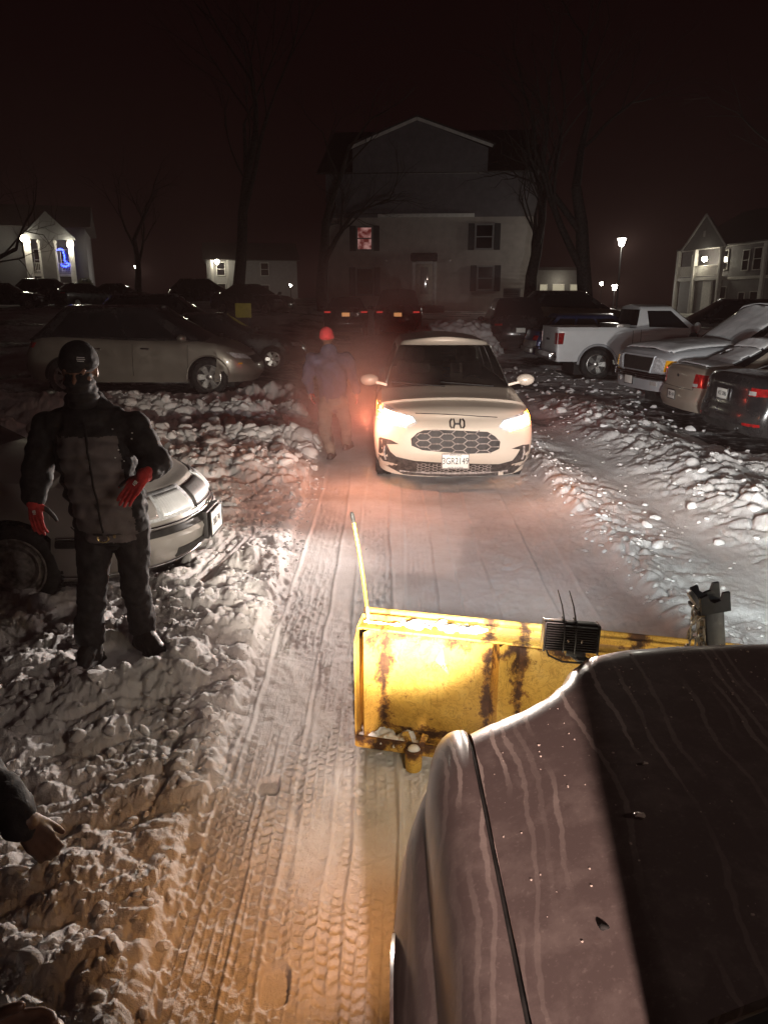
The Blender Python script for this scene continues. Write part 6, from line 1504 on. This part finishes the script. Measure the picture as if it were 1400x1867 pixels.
for i, (a, b) in enumerate(zip(path, path[1:])):
    for k in range(5): t = k / 5; m = MB(); m.sphere((a[0] + (b[0] - a[0]) * t + rng.uniform(-.06, .06), -1.76, a[1] + (b[1] - a[1]) * t + rng.uniform(-.05, .05)), .055, 5); m.build('bulb', MAT['blue_lit'], BL)
RB = empty('apartment_building', (28.6, 75, 1.1), R(-82)); tag(RB, 'grey two storey building with a steep front gable and one lit balcony at right', 'building')
mb = MB(); plank_wall(mb, (0, 0), (24, 0), -.8, 2.65, pitch=.22); mb.build('lower_wall', MAT['siding_grey'], RB, smooth=False); mb = MB(); plank_wall(mb, (0, .01), (24, .01), 2.9, 5.35, pitch=.22); mb.build('upper_wall', MAT['siding_dark'], RB, smooth=False)
m = MB(); m.box((12, -.03, 2.775), (24.1, .14, .23)); m.build('band_course', MAT['trim_white'], RB, smooth=False); m = MB(); m.box((12, -.20, 5.42), (24.4, .36, .12)); m.build('eave_trim', MAT['trim_white'], RB, smooth=False)
m = MB(); m.add([(-.4, -.45, 5.45), (24.5, -.45, 5.45), (24.5, 6, 9.0), (-.4, 6, 9.0), (-.4, 12.4, 5.45), (24.5, 12.4, 5.45)], [(0, 1, 2, 3), (3, 2, 5, 4)]); ro = m.build('roof', MAT['roof_shingle'], RB, smooth=False); so = ro.modifiers.new('t', 'SOLIDIFY'); so.thickness = .12; so.offset = 1
for x, w in ((1.0, .35), (3.9, .35), (8.1, .35), (12.9, .45)):
    m = MB(); m.box((x, -.9 if x < 12 else -.06, 2.3), (w, .3, 6.1), bev=.01); m.build('corner_post', MAT['trim_white'], RB)
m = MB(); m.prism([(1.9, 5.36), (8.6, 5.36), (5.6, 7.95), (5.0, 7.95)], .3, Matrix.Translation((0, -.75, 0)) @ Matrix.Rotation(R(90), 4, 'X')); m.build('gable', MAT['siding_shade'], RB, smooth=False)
m = MB(); m.bar((5.3, -1.1, 8.2), (1.6, -1.1, 5.3), .20, .06, up=(0, 1, 0)); m.bar((5.3, -1.1, 8.2), (8.9, -1.1, 5.3), .20, .06, up=(0, 1, 0)); m.box((5.3, -1.08, 6.6), (.35, .04, .5)); m.build('gable_trim', MAT['siding_grey'], RB)
balcony(RB, 4.1, 7.9, 2.95, 1.0); balcony(RB, .9, 3.7, 2.95, 1.0)
m = MB(); plank_wall(m, (5.6, -.9), (7.0, -.9), -.6, 2.6, pitch=.3); m.build('stair_screen', MAT['trim_white'], RB, smooth=False)
win_row(RB, [(4.9, 1.1, .9, 2.0), (7.5, 1.1, .9, 2.0), (7.3, 4.3, .8, 1.6), (10.3, 4.15, .8, 1.6), (11.9, 4.2, 1.0, 1.7), (10.3, .9, .8, 1.4), (12.0, .9, 1.0, 1.5), (16, 4.2, 1, 1.6), (2.4, 4.2, .9, 1.6)], False)
porch_lamp(RB, 5.7, -.95, 4.45, 60, .24)
q_ = U(395, 540, D=95)
FB = empty('apartment_building', (q_.x, 95, 1.7), R(12)); tag(FB, 'farthest small building behind the bare left tree with one bright porch lamp', 'building')
mb = MB(); plank_wall(mb, (-1, 0), (10, 0), -1, 5.2); mb.build('wall', MAT['siding_grey'], FB, smooth=False); m = MB(); m.add([(-1.4, -.4, 5.1), (10.4, -.4, 5.1), (10.4, 5, 7.4), (-1.4, 5, 7.4), (-1.4, 10, 5.1), (10.4, 10, 5.1)], [(0, 1, 2, 3), (3, 2, 5, 4)]); ro = m.build('roof', MAT['roof_shingle'], FB, smooth=False); so = ro.modifiers.new('t', 'SOLIDIFY'); so.thickness = .12
for x in (-.3, 1.5): m = MB(); m.box((x, -1.0, 2), (.3, .3, 6)); m.build('porch_column', MAT['trim_white'], FB)
win_row(FB, [(.7, 1.4, .9, 1.8), (.7, 4, .9, 1.5), (6, 1.4, .9, 1.5), (6, 4, .9, 1.5)], False); porch_lamp(FB, .3, -1.2, 4.8, 60, .28)
q_ = U(1015, 540, D=110)
GB = empty('lit_shop', (q_.x, 110, 1.9), R(0)); tag(GB, 'small far lit shop front glimpsed between the two bare trees right of the end building', 'building')
mb = MB(); plank_wall(mb, (-3, 0), (4, 0), -1, 4.2); mb.build('wall', MAT['siding_grey'], GB, smooth=False); mb = MB(); mb.box((.5, 3, 4.4), (7.8, 7, .4)); mb.build('roof', MAT['roof_shingle'], GB, smooth=False)
emit('shop_lit', (1, .88, .6), .35)
for (x, w) in ((-2, 1.0), (.1, 1.6), (2.4, 1.2)): window(GB, Matrix.Translation((x, -.07, 1.5)), w, 1.6, 'shop_lit', False)
point('shop_light', (q_.x, 108.5, 4.6), 60, (1, .92, .7), .3)

# --- bare trees
def bare_tree(px, py, D, h, r, label, seed, lean=0, fork=.38, group='bare trees round the lot', spread=.55, levels=5):
    rg = random.Random(seed); q = U(px, py, D=D); root = empty('bare_tree', (q.x, D, gz(q.x, D) - .1)); tag(root, label, 'tree', group)
    tk, cr = MB(), MB()
    def grow(p, d, L, r0, lv):
        n = 4 if lv < 3 else 3; pts = [p]; rs = [r0]; dd = d.copy()
        for k in range(n):
            dd = (dd + Vector((rg.gauss(0, .10), rg.gauss(0, .10), .05 + rg.gauss(0, .06)))).normalized(); pts.append(pts[-1] + dd * L / n); rs.append(r0 * (1 - .42 * (k + 1) / n))
        (tk if lv <= 1 else cr).tube(pts, rs, 9 if lv == 0 else 7 if lv < 2 else 4 if lv < 4 else 3)
        if lv >= levels: return
        kids = (3, 3, 3, 3, 2, 2)[lv]
        for k in range(kids):
            t = 1.0 if k == 0 else rg.uniform(.45, .95) if lv else rg.uniform(fork, .95); i = min(n - 1, int(t * n)); f = t * n - i
            b = pts[i].lerp(pts[min(i + 1, n)], f); a = rg.uniform(0, 6.283); sp = spread * rg.uniform(.7, 1.3)
            o = dd.orthogonal().normalized(); w = dd.cross(o); nd = (dd * math.cos(sp) + (o * math.cos(a) + w * math.sin(a)) * math.sin(sp)).normalized()
            grow(b, nd, L * rg.uniform(.58, .78), rs[min(i, n)] * (.74 if k == 0 else .55), lv + 1)
    grow(Vector((0, 0, 0)), Vector((lean, 0, 1)).normalized(), h * .40, r, 0)
    tk.build('trunk', MAT['bark'], root, angle=60); cr.build('crown', MAT['twig'], root, angle=60); return root
bare_tree(1072, 560, 34, 15, .38, 'tall bare tree with a thick pale trunk rising behind the white pickup', 11)
bare_tree(965, 560, 38, 11, .36, 'bare forked tree close against the right side of the end building', 4, fork=.3, spread=.65)
bare_tree(428, 545, 42, 17, .36, 'very tall bare tree left of the lane before the far lit porch', 23, spread=.42)
bare_tree(590, 560, 41, 12, .36, 'bare forked tree close against the left side of the end building', 9, fork=.3, spread=.6)
bare_tree(-75, 560, 40, 13, .32, 'bare tree at the far left edge, its limb crossing the porch lamps', 31, lean=.12, fork=.3, spread=.75)
bare_tree(1450, 560, 44, 15, .34, 'bare tree at the far right edge above the balcony building', 17, lean=-.05)
bare_tree(255, 545, 62, 12, .3, 'small bare tree beside the lamp between the left buildings', 41)
def leafy(px, py, D, r, label, seed):
    rg = random.Random(seed); q = U(px, py, D=D); root = empty('shrub', q); tag(root, label, 'shrub')
    m = MB()
    for k in range(900):
        v = Vector((rg.gauss(0, 1), rg.gauss(0, 1), rg.gauss(0, 1))).normalized() * r * (.55 + .45 * rg.random()); v.z *= 1.15
        c = v + Vector((0, 0, r)); a = Vector((rg.uniform(-1, 1), rg.uniform(-1, 1), rg.uniform(-1, 1))).normalized(); b = a.orthogonal().normalized() * .05; a = a * .14
        m.add([c - a, c + b, c + a, c - b], [(0, 1, 2, 3)])
    m.build('foliage', MAT['leaf'], root, smooth=False); m = MB()
    for k in range(5): m.tube([(0, 0, -.4), (rg.uniform(-.2, .2), rg.uniform(-.2, .2), r * .8), (rg.uniform(-.5, .5) * r, rg.uniform(-.5, .5) * r, r * 1.5)], [.04, .03, .01], 5)
    m.build('stem', MAT['bark'], root)
simple('leaf', (.09, .12, .02), .6, var=.4)
leafy(158, 538, 74, .75, 'small round green shrub lit beside the right porch column', 3); leafy(88, 536, 74, .55, 'low yellow-green shrub beneath the left porch balcony', 4)

# --- street lamps
def street_lamp(px, py, D, label, watts, r=.16, head=True, cat='street lamp', group='street lamps across the lot'):
    q = U(px, py, D=D); g = gz(q.x, D) - .1; root = empty('street_lamp', (q.x, D, g)); tag(root, label, cat, group); h = q.z - g
    m = MB(); m.tube([(0, 0, 0), (0, 0, .5), (0, 0, .52), (0, 0, h - r * 1.6)], [.10, .09, .06, .045], 10); m.build('post', MAT['plough_black'], root)
    m = MB(); m.lathe([(.02, h + r * 1.6), (r * .5, h + r * 1.35), (r * 1.25, h + r * .8), (r * 1.3, h + r * .65), (0, h + r * .65)], None, 12); m.lathe([(0, h - r * 1.5), (r * .5, h - r * 1.4), (r * .55, h - r * 1.0), (0, h - r * 1.0)], None, 12); hd_ = m.build('lantern_cap', MAT['plough_black'], root)
    m = MB(); m.lathe([(r * .5, h - r), (r * .95, h + r * .6)], None, 12); m.build('lantern_glass', MAT['lantern_lit'], hd_)
    if watts: point('lantern_light', (q.x, D - .3, q.z - r), watts, (1, .95, .8), .15)
street_lamp(1133, 440, 46, 'lit lantern post standing high above the white pickup', 300, .24)
street_lamp(1120, 523, 80, 'smaller far lantern low beside the tall pale tree trunk', 120, .30)
street_lamp(1096, 517, 95, 'faint far lantern left of the low lantern, by the trunk', 0, .22)
street_lamp(250, 488, 85, 'lone lantern between the porch building and the farthest building', 160, .28)
street_lamp(455, 486, 100, 'far lantern right of the tall left tree, higher of two', 60, .24)
street_lamp(472, 499, 100, 'far lantern right of the tall left tree, lower of two', 60, .24)
street_lamp(530, 520, 90, 'dim lantern near the left side of the end building', 0, .16)
def fill_lamp(x, y, h, watts, label):  # added post out of view, fill light for the shaded bonnet half
    root = empty('street_lamp', (x, y, 0)); tag(root, label, 'street lamp', 'street lamps across the lot'); m = MB(); m.tube([(0, 0, 0), (0, 0, .5), (0, 0, h - .3)], [.10, .08, .05], 10); m.build('post', MAT['plough_black'], root)
    m = MB(); m.lathe([(.02, h + .3), (.12, h + .26), (.27, h + .16), (.28, h + .12), (0, h + .12)], None, 12); hd_ = m.build('lantern_cap', MAT['plough_black'], root); m = MB(); m.lathe([(.11, h - .2), (.2, h + .12)], None, 12); m.build('lantern_glass', MAT['lantern_lit'], hd_)
    point('lantern_light', (x, y, h - .25), watts, (1, .74, .64), .3)
fill_lamp(8.5, -2.0, 6.0, 420, 'unseen lantern post added right of the plough truck as fill light')
# --- yellow board on posts
q_ = U(444, 566, D=22.0); YS = empty('sign_board', (q_.x, 22, gz(q_.x, 22))); tag(YS, 'plain yellow board on two posts behind the champagne crossover', 'sign')
simple('sign_yellow', (.36, .30, .03), .6); h_ = q_.z - YS.location.z
m = MB(); m.box((0, 0, h_), (.46, .03, .40), bev=.006); m.build('panel', MAT['sign_yellow'], YS)
for s in (-.15, .15): m = MB(); m.tube([(s, .03, 0), (s, .03, h_ + .15)], .02, 8); m.build('post', MAT['plough_black'], YS)

# --- snow: terrain, loose chunks, the pile
for c in [o for o in bpy.data.objects if o.get('category') in ('car', 'truck') and o.name.split('.')[0] in ('saloon_car', 'crossover_car', 'pickup_truck', 'estate_car')]:
    if c.location.y < 26 and c is not H.root: BARE_SPOTS.append((c.location.x, c.location.y, 2.5, 1.15, c.rotation_euler.z))
BARE_SPOTS[:] = [b if b[1] > 7 else (b[0] + .1, b[1] + .05, 2.25, .75, b[4]) for b in BARE_SPOTS]
sg = link_mesh('snow_ground', build_terrain()); sg.data.materials.append(MAT['snow']); tag(sg, kind='structure')
mb = MB(); mb.add([(-260, -120, -.5), (260, -120, -.5), (260, 300, -.5), (-260, 300, -.5)], [(0, 1, 2, 3)]); g0 = mb.build('ground', MAT['snow'], smooth=False); tag(g0, kind='structure')
def snow_pile():
    bm = bmesh.new(); bmesh.ops.create_icosphere(bm, subdivisions=6, radius=1)
    for v in bm.verts:
        n = v.co.copy(); k = 1 + .18 * mnoise.fractal(n * 1.6, .9, 2, 3); v.co = Vector((n.x * 1.75 * k, n.y * 1.5 * k, max(-.2, n.z) ** .9 * 1.05 * k if n.z > 0 else n.z * .2))
        v.co += n * (.09 * mnoise.fractal(n * 7, .8, 2, 4) + .05 * (1 - min(1, mnoise.voronoi(n * 6)[0][0] * 2.0)))
    me = bpy.data.meshes.new('snow_pile'); bm.to_mesh(me); bm.free(); me.polygons.foreach_set('use_smooth', [True] * len(me.polygons)); me.materials.append(MAT['snow']); return me
q_ = U(828, 610, D=25.5); sp_ = link_mesh('snow_pile', snow_pile()); sp_.location = (q_.x, 25.5, gz(q_.x, 25.5)); tag(sp_, 'rounded heap of ploughed snow beyond the roof of the white crossover', 'snow pile')
def chunk_field():
    rg = random.Random(12); V = []; Fc = []
    base = bmesh.new(); bmesh.ops.create_icosphere(base, subdivisions=2, radius=1); bv = [v.co.copy() for v in base.verts]; bf = [[v.index for v in f.verts] for f in base.faces]; base.free()
    spots = []
    def scatter(n, fx, fy, rs):
        for _ in range(n): spots.append((fx(), fy(), rs()))
    small = lambda a, b: (lambda: a + (b - a) * rg.random() ** 2.6)
    scatter(1900, lambda: rg.uniform(-3.2, -.82), lambda: 1.1 + 7 * rg.random() ** 1.3, small(.005, .040)); scatter(900, lambda: rg.uniform(-4.2, -.9), lambda: rg.gauss(10.2, .9), small(.02, .15)); scatter(350, lambda: rg.uniform(-5.5, -1.0), lambda: rg.gauss(13.2, .4), small(.02, .13))
    scatter(260, lambda: rg.gauss(4.0, .5), lambda: rg.uniform(5, 15), small(.012, .06)); scatter(350, lambda: rg.uniform(2.0, 5.5), lambda: rg.uniform(4, 13), small(.005, .024)); scatter(350, lambda: rg.gauss(2.1, .2), lambda: rg.uniform(3.4, 12), small(.008, .035)); scatter(300, lambda: rg.uniform(3, 8), lambda: rg.uniform(12, 22), small(.03, .10)); scatter(250, lambda: rg.gauss(-.85, .07), lambda: rg.uniform(1.3, 9), small(.008, .032)); scatter(120, lambda: rg.uniform(-.6, 1.9), lambda: rg.uniform(3, 9), small(.004, .012))
    for (px, py, r) in ((92, 1488, .040), (165, 1388, .030), (292, 1690, .030), (178, 1255, .05), (370, 1205, .045), (385, 1215, .04), (180, 1720, .04), (1200, 985, .075), (1180, 945, .06), (1265, 918, .07), (1195, 930, .05), (300, 880, .13), (455, 800, .12), (430, 830, .10), (55, 1760, .04), (265, 1460, .025), (300, 1370, .03)):
        q = U(px, py, z=.1); spots.append((q.x, q.y, r))
    car_foot = [(c[0], c[1], c[2] - .25, c[3] - .1, c[4]) for c in BARE_SPOTS] + [(HX, HY + 2.2, 2.3, .95, R(90)), (-1.6, 3.95, .16, .2, 0), (-1.4, 4.02, .12, .12, 0)]
    keep = []
    for (x, y, r) in spots:
        if any((abs((x - bx) * math.cos(rt) + (y - by) * math.sin(rt)) < rx and abs(-(x - bx) * math.sin(rt) + (y - by) * math.cos(rt)) < ry) for bx, by, rx, ry, rt in car_foot): continue
        keep.append((x, y, r))
    zz, _ = terrain(np.array([k[0] for k in keep]), np.array([k[1] for k in keep]))
    for (x, y, r), z in zip(keep, zz):
        s = Vector((rg.uniform(.7, 1.35), rg.uniform(.7, 1.35), rg.uniform(.45, .9))); rot = Matrix.Rotation(rg.uniform(0, 6.3), 3, 'Z') @ Matrix.Rotation(rg.uniform(-.6, .6), 3, 'X'); off = Vector((rg.uniform(0, 99),) * 3)
        cuts = [(Vector((rg.gauss(0, 1), rg.gauss(0, 1), rg.gauss(0, 1))).normalized(), rg.uniform(.45, .8)) for _ in range(6)]; n0 = len(V)
        for v in bv:
            p = v.copy()
            for cn, cd in cuts:
                dd = p.dot(cn)
                if dd > cd: p = p - cn * (dd - cd)
            p = p * (1 + .16 * mnoise.noise(v * 2.2 + off)); V.append(rot @ Vector((p.x * s.x, p.y * s.y, p.z * s.z)) * r + Vector((x, y, z + r * s.z * .15)))
        Fc.extend([tuple(i + n0 for i in f) for f in bf])
    mb = MB(); mb.v = [tuple(v) for v in V]; mb.f = Fc; mb.mi = [0] * len(Fc); o = mb.build('snow_chunks', MAT['snow'], angle=50); tag(o, kind='stuff')
chunk_field()
